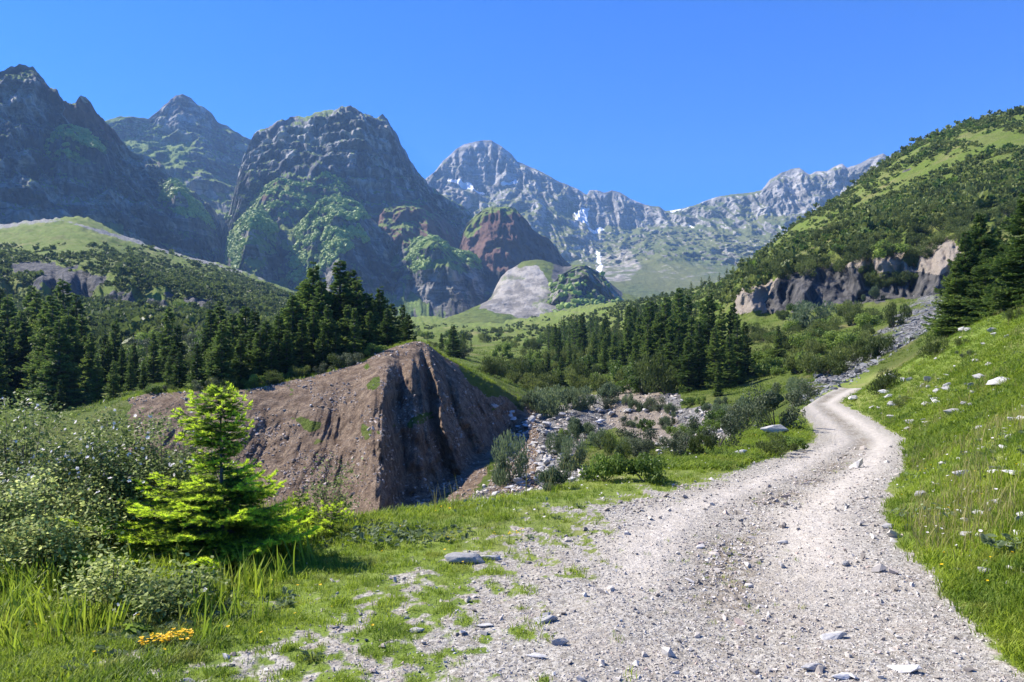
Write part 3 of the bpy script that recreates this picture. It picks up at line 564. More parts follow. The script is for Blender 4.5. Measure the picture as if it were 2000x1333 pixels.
# ---------------------------------------------------------------- stones
def hull(n, sx, sy, sz, seed, rough=0.0, sub=0):
    rg = np.random.default_rng(seed); p = rg.normal(size=(n, 3)); p /= np.linalg.norm(p, axis=1)[:, None]
    p *= rg.uniform(.75, 1.1, (n, 1)) * np.array([sx, sy, sz])
    bm = bmesh.new(); vs = [bm.verts.new(q) for q in p]; bmesh.ops.convex_hull(bm, input=vs)
    for v in [v for v in bm.verts if not v.link_faces]: bm.verts.remove(v)
    if sub:
        bmesh.ops.bevel(bm, geom=list(bm.edges), offset=.07, segments=1, affect='EDGES', profile=.6, clamp_overlap=True)
        bmesh.ops.triangulate(bm, faces=bm.faces)
        for _ in range(sub): bmesh.ops.subdivide_edges(bm, edges=list(bm.edges), cuts=1, use_grid_fill=True)
    bmesh.ops.triangulate(bm, faces=bm.faces); bmesh.ops.recalc_face_normals(bm, faces=bm.faces); bm.verts.ensure_lookup_table(); bm.verts.index_update()
    V = np.array([v.co for v in bm.verts]); Fc = np.array([[v.index for v in f.verts] for f in bm.faces]); bm.free()
    if rough:
        nn = V / np.linalg.norm(V, axis=1)[:, None]
        d = rough * (fbm(V[:, 0] * 1.3 + seed, V[:, 1] * 1.3, V[:, 2] * 1.3, 5, .6) - .4 * (1 - ridged(V[:, 0] * 1.1, V[:, 1] * 1.1 + seed, V[:, 2] * 2.2, 3)))
        V = V + nn * d[:, None]
        rr_ = np.linalg.norm(V / np.array([sx, sy, sz]), axis=1); V = V * (np.minimum(rr_, 1.08) / rr_)[:, None]
    return V, Fc
small = [hull(9, 1, .8, .55, 100 + i) for i in range(10)]
rocks = []
for i in range(12):
    V, Fc = hull(16, 1, rng.uniform(.55, .9), rng.uniform(.4, .75), 300 + i, .10, 2)
    me = mesh("rock", V, Fc, M_stone, {"rnd": np.full(len(V), rng.random())}, False, link=False); rocks.append(me.data); bpy.data.objects.remove(me)
def rock(x, y, r, label, group=None, i=None, rot=None, sz=(1, 1, 1), sink=.25, name="rock"):
    o = bpy.data.objects.new(name, rocks[rng.integers(12) if i is None else i]); col.objects.link(o)
    o.location = (x, y, float(ground(x, y)[0]) + r * sz[2] * (.45 - sink)); o.scale = (r * sz[0], r * sz[1], r * sz[2])
    o.rotation_euler = rot or (rng.normal(0, .2), rng.normal(0, .2), rng.uniform(0, 6.28))
    return tag(o, label, "rock", group)
def at(px, py): D, z = hit(px, py); return float(X(px, D)), float(D)
# boulders that can be told apart: image x, y of the middle, width there, flatness, label
HERO = [(1948, 752, 58, .8, .45, "largest grey boulder high on the grass slope right of the track"),
 (1865, 806, 52, .55, .35, "long slanting grey rock lying below the largest boulder on the grass slope"),
 (1898, 760, 26, .8, .6, "small upright grey rock just left of the largest slope boulder"),
 (1938, 818, 34, .7, .5, "rounded rock right of the long slanting rock on the slope"),
 (1893, 832, 30, .5, .3, "flat pale rock under the long slanting rock on the slope"),
 (1827, 782, 20, .7, .5, "small rock between the track bend and the long slanting rock"),
 (1853, 868, 24, .8, .45, "lone white rock in grass above the wide bend of the track"),
 (1978, 925, 44, .6, .35, "pale flat rock at the right edge of the picture on the grass slope"),
 (1884, 926, 62, .4, .12, "long thin white ledge of stone flush in the slope grass"),
 (1800, 974, 36, .8, .5, "brownish rock in grass right beside the bend of the track"),
 (1832, 950, 24, .7, .4, "grey rounded rock just above the brownish trackside rock"),
 (1890, 1056, 38, .8, .6, "brown pointed rock standing in the grass of the lower right slope"),
 (1865, 1120, 30, .8, .4, "pinkish rough rock at the grass edge low beside the track"),
 (1735, 1033, 24, .9, .7, "small tan pointed rock on the right edge of the gravel track"),
 (1990, 1030, 26, .8, .6, "grey rock cut by the right edge of the picture"),
 (1840, 1010, 18, .8, .5, "small pale rock among weeds on the lower right slope"),
 (1515, 842, 56, .55, .4, "grey leaning slab in the grass between track and big willow bush"),
 (1447, 888, 30, .7, .5, "rounded grey rock in grass left of the track by the dark shrub"),
 (1950, 612, 24, .8, .6, "pale boulder near the young fir on the upper slope"),
 (1983, 572, 52, .7, .9, "tall whitish rock face beside the firs at the right edge"),
 (1745, 672, 14, .8, .5, "pinkish boulder on the stony slope above the end of the track"),
 (905, 1087, 96, .5, .16, "wide dark grey flat rock sunk in the gravel left of the track"),
 (962, 1090, 46, .6, .16, "grey flat rock next to the wide sunken rock"),
 (1062, 1207, 62, .75, .4, "pale grey rounded rock in the gravel at the bottom of the picture"),
 (945, 1222, 44, .7, .28, "pale flat rock left of the rounded rock in the gravel"),
 (812, 1228, 44, .6, .25, "split grey rock in sparse grass near the bottom of the picture"),
 (1093, 1255, 36, .8, .5, "dark shaded rock below the pale rounded rock in the gravel"),
 (1050, 1282, 42, .7, .4, "bright white rock near the bottom middle in the gravel"),
 (1590, 1302, 60, .7, .3, "grey angular rock on the track at the bottom of the picture"),
 (1645, 1325, 60, .7, .25, "pale slab beside the grey angular rock on the track"),
 (1630, 1242, 66, .5, .14, "broad pale slab flush with the gravel of the track"),
 (1762, 1310, 70, .6, .2, "white slab of stone at the bottom right of the track"),
 (365, 1331, 70, .6, .3, "white slab at the bottom edge left of the track"),
 (1652, 1106, 22, .8, .6, "small dark pointed stone in the middle of the track"),
 (1530, 1060, 26, .8, .4, "small dark stone left of the worn middle strip of the track"),
 (820, 990, 26, .8, .5, "grey rock on the grassy rim of the ravine"),
 (1115, 942, 24, .8, .8, "pale boulder just below the rim of the ravine beside the willow")]
for k, (px, py, w, ry, rz_, lab) in enumerate(HERO):
    x, y = at(px, py + w * .15); r = w * y / F * .5
    rock(x, y, r, lab, None, k % 12, (rng.normal(0, .1), rng.normal(0, .1), rng.uniform(-.5, .5)), (1.15, ry, max(rz_ * 1.7, .45)), .22 if (py > 1000 and px < 1800) else -.08)
k = 0
while k < 130:                                       # smaller stones on the slope
    px, py = rng.uniform(1660, 2000), rng.uniform(640, 1180); D, z = hit(px, py); x = X(px, D)
    if x < np.interp(D, *XRR) + .3 or D > 50: continue
    if rng.random() > .4 + .6 * (py > 720) * (py < 860): continue
    w = rng.uniform(8, 30) * (1 if py < 900 else 1.15)
    rock(float(x), float(D), w * D / F * .5, "pale limestone rock half sunk in the grass slope right of the track", "loose rocks on the grass slope", sz=(1, .85, rng.uniform(.55, .9)), sink=-.15); k += 1
BEDP = [(1135,785),(1060,812),(960,800),(1020,860),(1010,940),(960,975),(1045,960),(1070,930),(1120,880),(1180,830),(1290,795)]
k = 0
while k < 150:
    px, py = rng.uniform(940, 1300), rng.uniform(785, 985)
    if not in_poly(np.array([px + rng.normal(0, 6)]), np.array([py]), BEDP)[0]: continue
    D, z = hit(px, py); w = rng.uniform(8, 30) * (.7 + .5 * (py - 785) / 200)
    rock(float(X(px, D)), float(D), w * D / F * .5, "pale angular boulder in the dry stream bed of the ravine", "boulders of the dry stream bed", sz=(1, .85, rng.uniform(.6, .9)), sink=-.05, name="boulder"); k += 1
k = 0
while k < 60:
    px, py = rng.uniform(1250, 1480), rng.uniform(785, 895); D, z = hit(px, py)
    if D < 22: continue
    rock(float(X(px, D)), float(D), rng.uniform(6, 17) * D / F * .5, "grey boulder on the stony bank between ravine and track", "boulders on the stony bank", sink=0, name="boulder"); k += 1
k = 0
while k < 150:                                       # stones stuck in the earth bank
    px, py = rng.uniform(300, 1000), rng.uniform(700, 1000); D, z = hit(px, py)
    if D < 40 or D > 80 or samp(M_earth, np.array([px]), np.array([D]))[0] < .5: continue
    o = rock(float(X(px, D)), float(D) - .05, rng.choice([3, 4, 5, 8], p=[.4, .3, .2, .1]) * D / F * .5, "stone stuck in the eroded earth bank", "stones in the earth bank", sink=.2, name="stone"); o.location.z = z; k += 1
def scatter(n, u0, u1, D0, D1, maskf, power=1.0):
    """points over the terrain, evenly in the picture across and by power of depth"""
    u = rng.uniform(u0, u1, n); t = rng.random(n)
    D = D0 * (D1 / D0) ** t if power == 1 else (D0**power + t * (D1**power - D0**power)) ** (1 / power)
    m = maskf(u, D); u, D = u[m], D[m]; x = X(u, D); z = ground(x, D)
    return np.stack([x, D, z], -1), u
# gravel
def grav(u, D): return rng.random(len(u)) < (samp(M_gravel, u, D) ** 1.6 + .012) * (1 - .82 * np.clip(samp(M_rut, u, D), 0, 1))
P_, u_ = scatter(120000, -20, 2060, 2.9, 17, grav, -.4)
s_ = rng.lognormal(math.log(.0075), .42, len(P_)) * np.clip(P_[:, 1] / 6, .75, 1.7)
s_ *= 1 + .6 * fbm(P_[:, 0] * 1.2, P_[:, 1] * 1.2, 5, 3) + .5 * samp(M_mid, u_, P_[:, 1]); s_ = np.where(rng.random(len(P_)) < .02, s_ * rng.uniform(2, 4, len(P_)), s_)
P_[:, 2] += s_ * .2
tile("gravel", small, P_, s_, M_gstone, .5)
P_, u_ = scatter(26000, 500, 1480, 36, 95, lambda u, D: rng.random(len(u)) < samp(M_scree, u, D) * .8, -.3)
tile("stream_rubble", small, P_, rng.lognormal(math.log(.12), .5, len(P_)), M_gstone, .5)
M_estone = stonemat('bank_stone', (.22, .17, .13), (.50, .42, .35))
P_, u_ = scatter(110000, 250, 1060, 43, 80, lambda u, D: rng.random(len(u)) < samp(M_earth, u, D) * .3 * sstep(-.2, .3, fbm(X(u, D) * .3, D * .3, 1, 3)), .5)
tile("bank_rubble", small, P_, np.clip(rng.lognormal(math.log(.07), .55, len(P_)), .02, .24), M_estone, .5)

# ---------------------------------------------------------------- grass
def tuft(nb, hgt, spread, w, seed, lean=.6, seg=2):
    rg = np.random.default_rng(seed); V, Fc, T = [], [], []
    for b in range(nb):
        a = rg.uniform(0, 6.28); r = rg.uniform(0, spread); bx, by = r * math.cos(a), r * math.sin(a)
        a2 = rg.uniform(0, 6.28); ln = rg.uniform(.2, 1) * lean; hh = hgt * rg.uniform(.55, 1.1); wx, wy = -math.sin(a2) * w, math.cos(a2) * w
        i = len(V)
        for k in range(seg):
            t = k / seg; q = 1 - .35 * t
            cx, cy, cz = bx + math.cos(a2) * ln * hh * t * t, by + math.sin(a2) * ln * hh * t * t, hh * t * (1 - .25 * ln * t)
            V += [(cx - wx * q, cy - wy * q, cz), (cx + wx * q, cy + wy * q, cz)]; T += [t, t]
        V.append((bx + math.cos(a2) * ln * hh, by + math.sin(a2) * ln * hh, hh * (1 - .25 * ln))); T.append(1)
        for k in range(seg - 1):
            j = i + 2 * k; Fc += [(j, j+1, j+3), (j, j+3, j+2)]
        j = i + 2 * (seg - 1); Fc.append((j, j+1, j+2))
    return np.array(V), np.array(Fc), np.array(T) * .8
T_short = [tuft(12, 1, 1.1, .045, 10 + i, .9) for i in range(5)]
T_long = [tuft(11, 1, .35, .022, 30 + i, .55, 3) for i in range(5)]
Mnl = fbm(TX * .5, TD * .5, 9, 3)
def gm(u, D): return rng.random(len(u)) < (1 - samp(M_gravel, u, D)) ** 3 * (.55 + .45 * (samp(M_gravel, u, D) < .05))
P_, u_ = scatter(66000, -450, 2600, 2.9, 16, gm, -.5)
patch = fbm(P_[:, 0] * .9, P_[:, 1] * .9, 3, 3)
hs = np.where(P_[:, 0] > np.interp(P_[:, 1], *XRR), .085, .05) * (1 + .7 * patch) * rng.uniform(.6, 1.3, len(P_))
hs = np.where((P_[:, 0] < 0) & (P_[:, 1] > 7.2), hs * 1.5, hs)
tile("grass", T_short, P_, np.stack([hs * 1.1, hs * 1.1, hs], -1), M_grass, .12)
def sl(u, D):
    x = X(u, D); k = (x > np.interp(D, *XRR) + .1) | (x < np.interp(D, *XL) - .3)
    return k & (samp(TK, u, D) < .5) & (rng.random(len(u)) < (1 - samp(M_gravel, u, D)) ** 2)
P_, u_ = scatter(80000, 1000, 2650, 12, 52, sl, -.3)
hs = .085 * (1 + .9 * fbm(P_[:, 0] * .4, P_[:, 1] * .4, 4, 3)) * rng.uniform(.6, 1.4, len(P_))
tile("slope_grass", T_short, P_, np.stack([hs * 2.2, hs * 2.2, hs], -1), M_grass, .12)
# long blades at the left and along the rim
def lg(u, D):
    x = X(u, D); pn = sstep(-.15, .3, fbm(x * .9, D * .9, 21, 3)); p = (.15 + .85 * pn) * (1 - sstep(-2.8, -1.6, x)) * sstep(4.2, 5.2, D) + .35 * pn * sstep(-1.2, -.7, D - np.interp(u, *LIP)) + .12 * (x > np.interp(D, *XRR) + .25)
    p = p * (1 - samp(M_gravel, u, D)); return rng.random(len(u)) < np.clip(p, 0, 1) * (samp(TK, u, D) < .3)
P_, u_ = scatter(20000, -450, 2300, 4.2, 20, lg, -.4)
tile("long_grass", T_long, P_, rng.uniform(.10, .30, len(P_)) * np.where(P_[:, 0] < -1.6, 1.1, .55), M_grass, .15)
P_, u_ = scatter(900, -20, 1200, 6.5, 10.5, lg, 1)
tile("dry_stalks", [tuft(3, 1, .2, .008, 60 + i, .25, 3) for i in range(3)], P_, rng.uniform(.3, .5, len(P_)), M_straw, .1)

def md(u, D):
    k = samp(TK, u, D); return (k > 1.5) & (samp(M_earth, u, D) < .3) & (samp(M_rock, u, D) < .4) & (samp(M_scree, u, D) < .4) & (rng.random(len(u)) < sstep(-.4, .3, fbm(X(u, D) / 6, D / 6, 31, 3)))
P_, u_ = scatter(42000, -60, 2040, 46, 230, md, -.2)
hs = .20 * np.sqrt(P_[:, 1] / 60) * rng.uniform(.5, 1.5, len(P_))
tile("meadow_herbs", T_short, P_, np.stack([hs * 1.6, hs * 1.6, hs], -1), M_grass, .12)
u_ = rng.uniform(240, 1050, 4200); u_ = u_[rng.random(len(u_)) < sstep(-.25, .3, perlin(u_ / 23., 0, 0) + .4 * perlin(u_ / 7., 3, 0))]; D_ = np.interp(u_, U, KD[:, 4]) + rng.normal(.7, .8, len(u_)); P_ = np.stack([X(u_, D_), D_, ground(X(u_, D_), D_)], -1); hs = rng.uniform(.08, .34, len(P_))
tile("brow_grass", T_long, P_, np.stack([hs * 1.4, hs * 1.4, hs], -1), M_grass, .4)
P_, u_ = scatter(2500, 1000, 1900, 4.5, 14, lambda u, D: rng.random(len(u)) < samp(M_mid, u, D) * .5, -.3)
tile("track_weeds", T_short, P_, rng.uniform(.015, .04, len(P_)), M_grass, .1)

P_, u_ = scatter(30000, 1540, 2020, 30, 150, lambda u, D: rng.random(len(u)) < np.clip(samp(M_slate, u, D), 0, 1) * .8, -.1)
tile("slate_rubble", small, P_, rng.lognormal(math.log(.16), .5, len(P_)), M_slab, .5)
herb = []
for i in range(4):
    rg = np.random.default_rng(900 + i); V, Fc = [], []
    for k in range(9):
        a = rg.uniform(0, 6.28); d = np.array([math.cos(a), math.sin(a), 0]); s_d = np.array([-d[1], d[0], 0]); l = rg.uniform(.6, 1); j = len(V); up = rg.uniform(.2, .9)
        V += [d * .05, d * l * .5 + s_d * l * .2 + [0, 0, up * .6], d * l + [0, 0, up * .5], d * l * .5 - s_d * l * .2 + [0, 0, up * .6]]; Fc += [(j, j+1, j+2), (j, j+2, j+3)]
    herb.append((np.array(V), np.array(Fc)))
P_, u_ = scatter(9000, -30, 2040, 4, 40, lambda u, D: sl(u, D) & (rng.random(len(u)) < sstep(0, .35, fbm(X(u, D) * .6, D * .6, 41, 3))), -.3)
tile("verge_herbs", herb, P_, rng.uniform(.04, .09, len(P_)) * (1 + P_[:, 1] / 25), M_willow, .2)
P_, u_ = scatter(5000, 1650, 2040, 5, 45, lambda u, D: sl(u, D) & (rng.random(len(u)) < sstep(-.1, .35, fbm(X(u, D) * .5, D * .5, 51, 3))), -.3)
P_ = P_[:800]; tile("slope_stalks", [tuft(5, 1, .4, .012, 70 + i, .4, 3) for i in range(3)], P_, rng.uniform(.1, .26, len(P_)) * (1 + P_[:, 1] / 40), M_straw, .15)

fl = []
for i in range(2):
    V = [(0, 0, 1.0)] + [(math.cos(a) * .14, math.sin(a) * .14, 1.03 + .05 * i) for a in np.arange(0, 6.28, 1.0472)]; fl.append((np.array(V), np.array([(0, 1 + m, 1 + (m + 1) % 6) for m in range(6)])))
P_, u_ = scatter(350, 1000, 2040, 6, 30, sl, -.3); tile("white_meadow_flowers", fl, P_, rng.uniform(.07, .13, len(P_)), M_flower, .25)
P_, u_ = scatter(260, -20, 2040, 4, 20, sl, -.3); tile("yellow_meadow_flowers", fl, P_, rng.uniform(.06, .1, len(P_)), M_yellow, .25)
# ---------------------------------------------------------------- firs
def tube(pts, rad, n=8):
    pts = np.array(pts, float); m = len(pts); V = []
    for i in range(m):
        d = pts[min(i+1, m-1)] - pts[max(i-1, 0)]; d /= np.linalg.norm(d) + 1e-9
        a = np.cross(d, (0, 0, 1) if abs(d[2]) < .9 else (1, 0, 0)); a /= np.linalg.norm(a); b = np.cross(d, a)
        for k in range(n):
            t = 6.28318 * k / n; V.append(pts[i] + rad[i] * (a * math.cos(t) + b * math.sin(t)))
    Fc = [(i*n+k, i*n+(k+1) % n, (i+1)*n+(k+1) % n, (i+1)*n+k) for i in range(m-1) for k in range(n)]
    return np.array(V), np.array(Fc)
def join(parts):
    VV, FF, b = [], [], 0
    for V, Fc in parts: VV.append(V); FF.append(Fc + b); b += len(V)
    return np.concatenate(VV), np.concatenate(FF)
def fir_frame(H, prof, nwh, nbr, ntw, seed, h0=.04, twl=.42, gap=0):
    """twigs of a fir as (root, tip, width direction, is outer) arrays, and its branch axes"""
    rg = np.random.default_rng(seed); tw = []; br = []
    for i in range(nwh):
        f = h0 + (1 - h0) * (i / nwh) ** .92; n = max(3, int(round(nbr * (1 - .45 * f)))); a0 = rg.uniform(0, 6.28)
        for b in range(n):
            hb = H * min(max(f + rg.normal(0, .4) / nwh, .01), .985); L = prof(hb / H) * rg.uniform(.72, 1.15)
            if rg.random() < gap: L *= rg.uniform(.3, .7)
            if L < .02 * H: continue
            az = a0 + 6.283 * b / n + rg.normal(0, .22); el = math.radians(-12 + 48 * (hb / H) ** 1.3 + rg.normal(0, 6)); up = .22
            d = np.array([math.cos(az), math.sin(az), 0]); side = np.array([-d[1], d[0], 0])
            q = lambda s: np.array([0, 0, hb]) + d * L * s * math.cos(el) + np.array([0, 0, L * (math.sin(el) * s - .10 * s + up * s * s * s)])
            br.append([q(s) for s in (0, .35, .7, 1)])
            nt = max(3, int(ntw * (.35 + .65 * L / prof(0.08))))
            for k in range(nt):
                s = .12 + .86 * (k + rg.random() * .6) / nt; sg = 1 if k % 2 else -1; r0 = q(s)
                l = L * twl * (1.05 - s) ** .7 * rg.uniform(.7, 1.2) + .035 * H * .5
                dr = d * rg.uniform(.5, .9) + side * sg * rg.uniform(.7, 1.1); dr /= np.linalg.norm(dr)
                tip = r0 + dr * l + np.array([0, 0, l * rg.uniform(-.22, .12)]); tw.append((r0, tip, s))
            tw.append((q(.9), q(1) + (q(1) - q(.9)) * .6 , 1.0))
    tw.append((np.array([0, 0, H * .95]), np.array([0, 0, H * 1.01]), 1.))
    return tw, br
def fir_mesh(H, R_, nwh, nbr, ntw, seed, w=.5, gap=.1, pw=.85):
    prof = lambda f: R_ * max(0, (1 - f)) ** pw * (.82 + .18 * math.sin(f * 23 + seed)) * (1 if f > .12 else .75 + 2 * f)
    tw, br = fir_frame(H, prof, nwh, nbr, ntw, seed, gap=gap); rg = np.random.default_rng(seed + 1); V, Fc, T, A_ = [], [], [], []
    for r0, tip, s in tw:
        d = tip - r0; l = np.linalg.norm(d) + 1e-6; d = d / l; sd = np.cross(d, (0, 0, 1)); sd /= np.linalg.norm(sd) + 1e-6
        tilt = rg.normal(0, .5); up = np.cross(sd, d); sd2 = sd * math.cos(tilt) + up * math.sin(tilt)
        ww = w * (.18 + .24 * min(l, 1.2)); rv = rg.random()
        # a ragged two-step spray: four notched teeth on each side
        i = len(V); m = 4
        for k in range(m):
            a = k / m; V += [r0 + d * l * a]; T += [a * s * .7]
            V += [r0 + d * l * (a + .30) + sd2 * ww * (1 - .6 * a) + up * rg.normal(0, .04), r0 + d * l * (a + .30) - sd2 * ww * (1 - .6 * a) + up * rg.normal(0, .04)]; T += [(.35 + .6 * a) * (.4 + .6 * s)] * 2
        V.append(tip); T.append(.3 + .7 * s)
        for k in range(m):
            j = i + 3 * k; nx = i + 3 * (k + 1) if k < m - 1 else i + 3 * m
            Fc += [(j, j + 1, nx), (j, nx, j + 2)]
        # a second, upright blade gives each spray thickness
        j = len(V); V += [r0, tip, (r0 + tip) / 2 + up * ww * .55, (r0 + tip) / 2 - up * ww * .4]; T += [0, s, .5 * s, .1]; Fc += [(j, j + 1, j + 2), (j, j + 3, j + 1)]
        A_ += [rv] * (len(V) - len(A_))
    trunk = [tube([(0, 0, -.03 * H), (0, 0, .3 * H), (0, 0, .7 * H), (0, 0, .97 * H)], [.016 * H, .012 * H, .006 * H, .001 * H])]
    for b in br: trunk.append(tube(b, [.0028 * H, .002 * H, .0012 * H, .0004 * H], 4))
    return (np.array(V), np.array(Fc), np.array(T), np.array(A_)), join(trunk)
def make_proto(name, fm, tmat=M_bark, cmat=M_fir, parts=("trunk", "crown")):
    root = bpy.data.objects.new(name, None); (V, Fc, T, A_), (tv, tf) = fm
    tr = mesh(parts[0], tv, tf, tmat, smooth=True, link=False, parent=root)
    cr = mesh(parts[1], V, Fc, cmat, {"tip": T, "rnd": A_}, link=False, parent=root)
    root["parts"] = 2; return [root, tr, cr]
def place(proto, x, y, z, s, rz, label, cat, group=None, sxy=1.0, name=None):
    root, *parts = proto; o = root.copy(); 
    if "parts" in o: del o["parts"]
    o.name = name or root.name; col.objects.link(o); o.location = (x, y, z); o.rotation_euler = (0, 0, rz); o.scale = (s * sxy, s * sxy, s)
    tag(o, label, cat, group)
    for p in parts:
        c = p.copy(); c.parent = o; col.objects.link(c)
    return o
FP = [make_proto("fir_tree", fir_mesh(10, rr, 27, 9, 12, 40 + i, .62, .12, pw)) for i, (rr, pw) in enumerate([(2.3, .85), (2.0, .8), (2.6, .9), (2.2, .7), (1.8, .85), (2.5, .75)])]
FQ = [make_proto("fir_tree", fir_mesh(10, rr, 34, 10, 20, 60 + i, .42, .2, pw)) for i, (rr, pw) in enumerate([(2.9, .7), (3.4, .8)])]
FS = [make_proto("fir_tree", fir_mesh(10, rr, 15, 7, 5, 80 + i, 1.0, .1, .85)) for i, rr in enumerate([2.2, 2.6, 2.0])]
for p in FP + FQ + FS: pass
def fir(px, py, D, label, group=None, protos=None, wide=1.0, cap=None):
    x = float(X(px, D)); g = float(ground(x, D)[0]); Hh = Zof(py, D) - g
    if cap: Hh = min(Hh, cap)
    if Hh < .4: return None
    pr = protos or (FP if D < 170 else FS)
    return place(pr[rng.integers(len(pr))], x, D, g - .1, Hh / 10, rng.uniform(0, 6.28), label, "fir tree", group, wide * rng.uniform(.9, 1.15))
BROW = []
G1 = "firs of the dark stand at the left edge"
for a in [(-30,525,104),(15,560,96),(42,590,90),(62,545,120),(72,556,106),(96,566,98),(123,524,118),(150,562,112),(30,605,86),(108,612,88),(160,600,94),(-60,540,100),(0,545,124),(140,622,86),(18,640,82),(85,600,92),(50,620,84),(-10,600,88),(125,580,102),(168,640,84)]:
    fir(*a, "tall dark fir in the dense shaded stand at the left edge of the picture", G1, wide=1.2)
for a in [(178,640,80,"sunlit fir standing at the right border of the dark left stand"),(117,735,66,"small young fir in the hollow below the dark left stand"),
  (225,612,92,"narrow dark fir alone right of the dark left stand"),(212,655,80,"bright lower fir in front of the narrow dark fir"),(238,668,76,"short sunlit fir right of the bright lower fir"),
  (300,640,90,"bushy fir left of the pair above the left end of the earth bank"),(330,592,98,"tallest fir of the pair above the left end of the earth bank"),(346,622,92,"second fir of the pair above the left end of the earth bank"),
  (385,664,59,"sunlit fir growing right on the brow at the left part of the earth bank"),(398,645,66,"fir just behind the sunlit fir on the brow"),
  (462,733,57.2,"small pale young fir on the brow behind the bright foreground fir"),(497,742,57.2,"smallest yellowish fir sapling on the brow of the earth bank"),
  (885,628,135,"lone broad dark fir in the gap between bank and right forest"),(1520,628,86,"single broad dark fir on the green slope behind the track end"),
  (1402,700,71,"small pointed fir in front of the tall dark group left of the track"),(1945,553,34,"slender bright green young fir below the large fir at right"),
  (1757,332,330,"tiny fir sticking out of the scrub high on the right hillside")]:
    fir(*a, wide=1.5 if a[0] in (1520, 885) else 1.1)
G2 = "firs growing on top of the earth bank"
for a in [(412,590,102),(430,582,106),(455,602,84),(440,618,72),(480,590,88),(498,592,76),(520,618,64),(545,602,66),(572,560,72),(596,535,82),(612,496,78),(628,528,74),(641,590,66),(648,556,78),(664,488,80),(684,516,86),(697,528,82),(716,560,76),(722,602,69),(742,548,84),(730,572,78),(765,586,90),(786,590,96),(797,604,92),(702,636,67),(560,640,63),(590,612,65),(530,662,61),(425,640,66),(470,650,62),(508,640,68),(656,640,64),(612,600,68),(680,590,70),(752,620,74),(580,580,76),(555,590,84),(630,640,63)]:
    bd = float(np.interp(a[0], U, KD[:, 4])); fir(a[0], a[1], bd + .7 + max(a[2] - bd, 0) * .5, "dark fir in the close row on top of the eroded earth bank", G2, wide=1.4)
for k in range(34):
    px = rng.uniform(255, 770); D = float(np.interp(px, U, KD[:, 4])) + rng.uniform(-.6, 1.6); r = rng.uniform(.35, .95)
    shrub_later = (px, D, r); BROW.append(shrub_later)
k = 0
while k < 34:
    px = rng.uniform(385, 800); bd = float(np.interp(px, U, KD[:, 4])); D = bd + rng.uniform(.8, 22)
    lim = np.interp(px, [380, 420, 470, 520, 570, 612, 640, 664, 700, 745, 770, 805], [690, 600, 615, 615, 575, 520, 550, 520, 545, 570, 600, 620])
    fir(px, lim + rng.uniform(0, 90), D, "dark fir in the close row on top of the eroded earth bank", G2, wide=1.4); k += 1
k = 0
while k < 34:
    px = rng.uniform(-70, 175); D = rng.uniform(66, 118); lim = np.interp(px, [-60, 0, 40, 62, 123, 150, 175], [545, 555, 600, 560, 545, 580, 650])
    fir(px, lim + rng.uniform(0, 120), D, "tall dark fir in the dense shaded stand at the left edge of the picture", G1, wide=1.3); k += 1
for a in [(190,690,68),(222,700,64),(255,690,72),(205,640,100),(262,660,84),(280,700,66),(330,690,64),(350,680,62)]:
    fir(*a, "small fir on the hollow ground left of the earth bank", "small firs left of the earth bank", wide=1.1)
G3 = "firs of the group left of the track"
for a in [(1385,565,86),(1410,588,82),(1432,576,85),(1440,602,79),(1395,632,77),(1365,622,79),(1350,602,90),(1374,582,92),(1455,622,83),(1345,650,78),(1425,640,76)]:
    fir(*a, "tall dense fir in the dark group just left of the track", G3, wide=1.05)
G4 = "firs of the forest across the ravine"
for a in [(1300,574,96),(1326,552,104),(1344,568,108),(1270,582,102),(1250,600,106),(1226,622,112),(1242,642,100),(1200,642,122),(1180,650,126),(1160,640,132),(1140,652,136),(1112,660,132),(1090,662,142),(1070,682,116),(1096,690,106),(1122,682,112),(1285,600,96),(1310,610,92),(1265,630,96),(1215,660,104),(1150,690,108),(1050,668,150),(1035,680,140),(1060,700,108),(1180,680,108),(1240,680,94),(1290,650,90),(1325,640,88)]:
    fir(*a, "fir in the dark forest across the ravine", G4, wide=1.0)
k = 0
while k < 120:
    px = rng.uniform(990, 1330); D = rng.uniform(140, 330); t = (px - 990) / 340
    if rng.random() > .35 + .65 * t: continue
    x = float(X(px, D)); g = float(ground(x, D)[0]); tip = g + rng.uniform(7, 13.5); py = HY - (tip - EYE) * F / D
    lim = np.interp(px, [990, 1060, 1090, 1130, 1180, 1230, 1300, 1340], [668, 640, 606, 606, 604, 588, 572, 556])
    if py < lim: continue
    fir(px, py, D, "fir in the dark forest across the ravine", G4, wide=1.0); k += 1
for a in [(1420,522,285),(1432,515,292),(1445,506,300),(1455,500,305),(1463,494,310),(1472,490,318),(1480,487,322),(1490,494,325),(1405,530,280),(1385,535,300),(1370,540,310),(1350,548,320)]:
    fir(*a, "small dark fir on the skyline at the foot of the right hillside", "firs on the skyline left of the right hillside", wide=1.4)
for a in [(1915,412,46,"tallest of the large firs at the right edge above the grass slope"),(1886,448,44,"left one of the large firs at the right edge above the slope"),(1948,440,48,"large fir behind the tallest one at the right edge"),(1868,505,43,"lower spreading fir at the left foot of the large firs"),(1925,480,42,"fir filling the front of the large fir clump on the right"),(2003,368,35,"sunlit fir cut off by the right edge of the picture")]:
    fir(*a, protos=FQ, wide=1.15)
for a in [(862,648,150),(905,645,165),(920,655,190),(985,660,260),(760,600,120),(812,650,150),(835,655,170),(1005,655,300)]:
    fir(*a, "small fir among scrub on the valley floor behind the ravine", "small firs on the valley floor", cap=12)
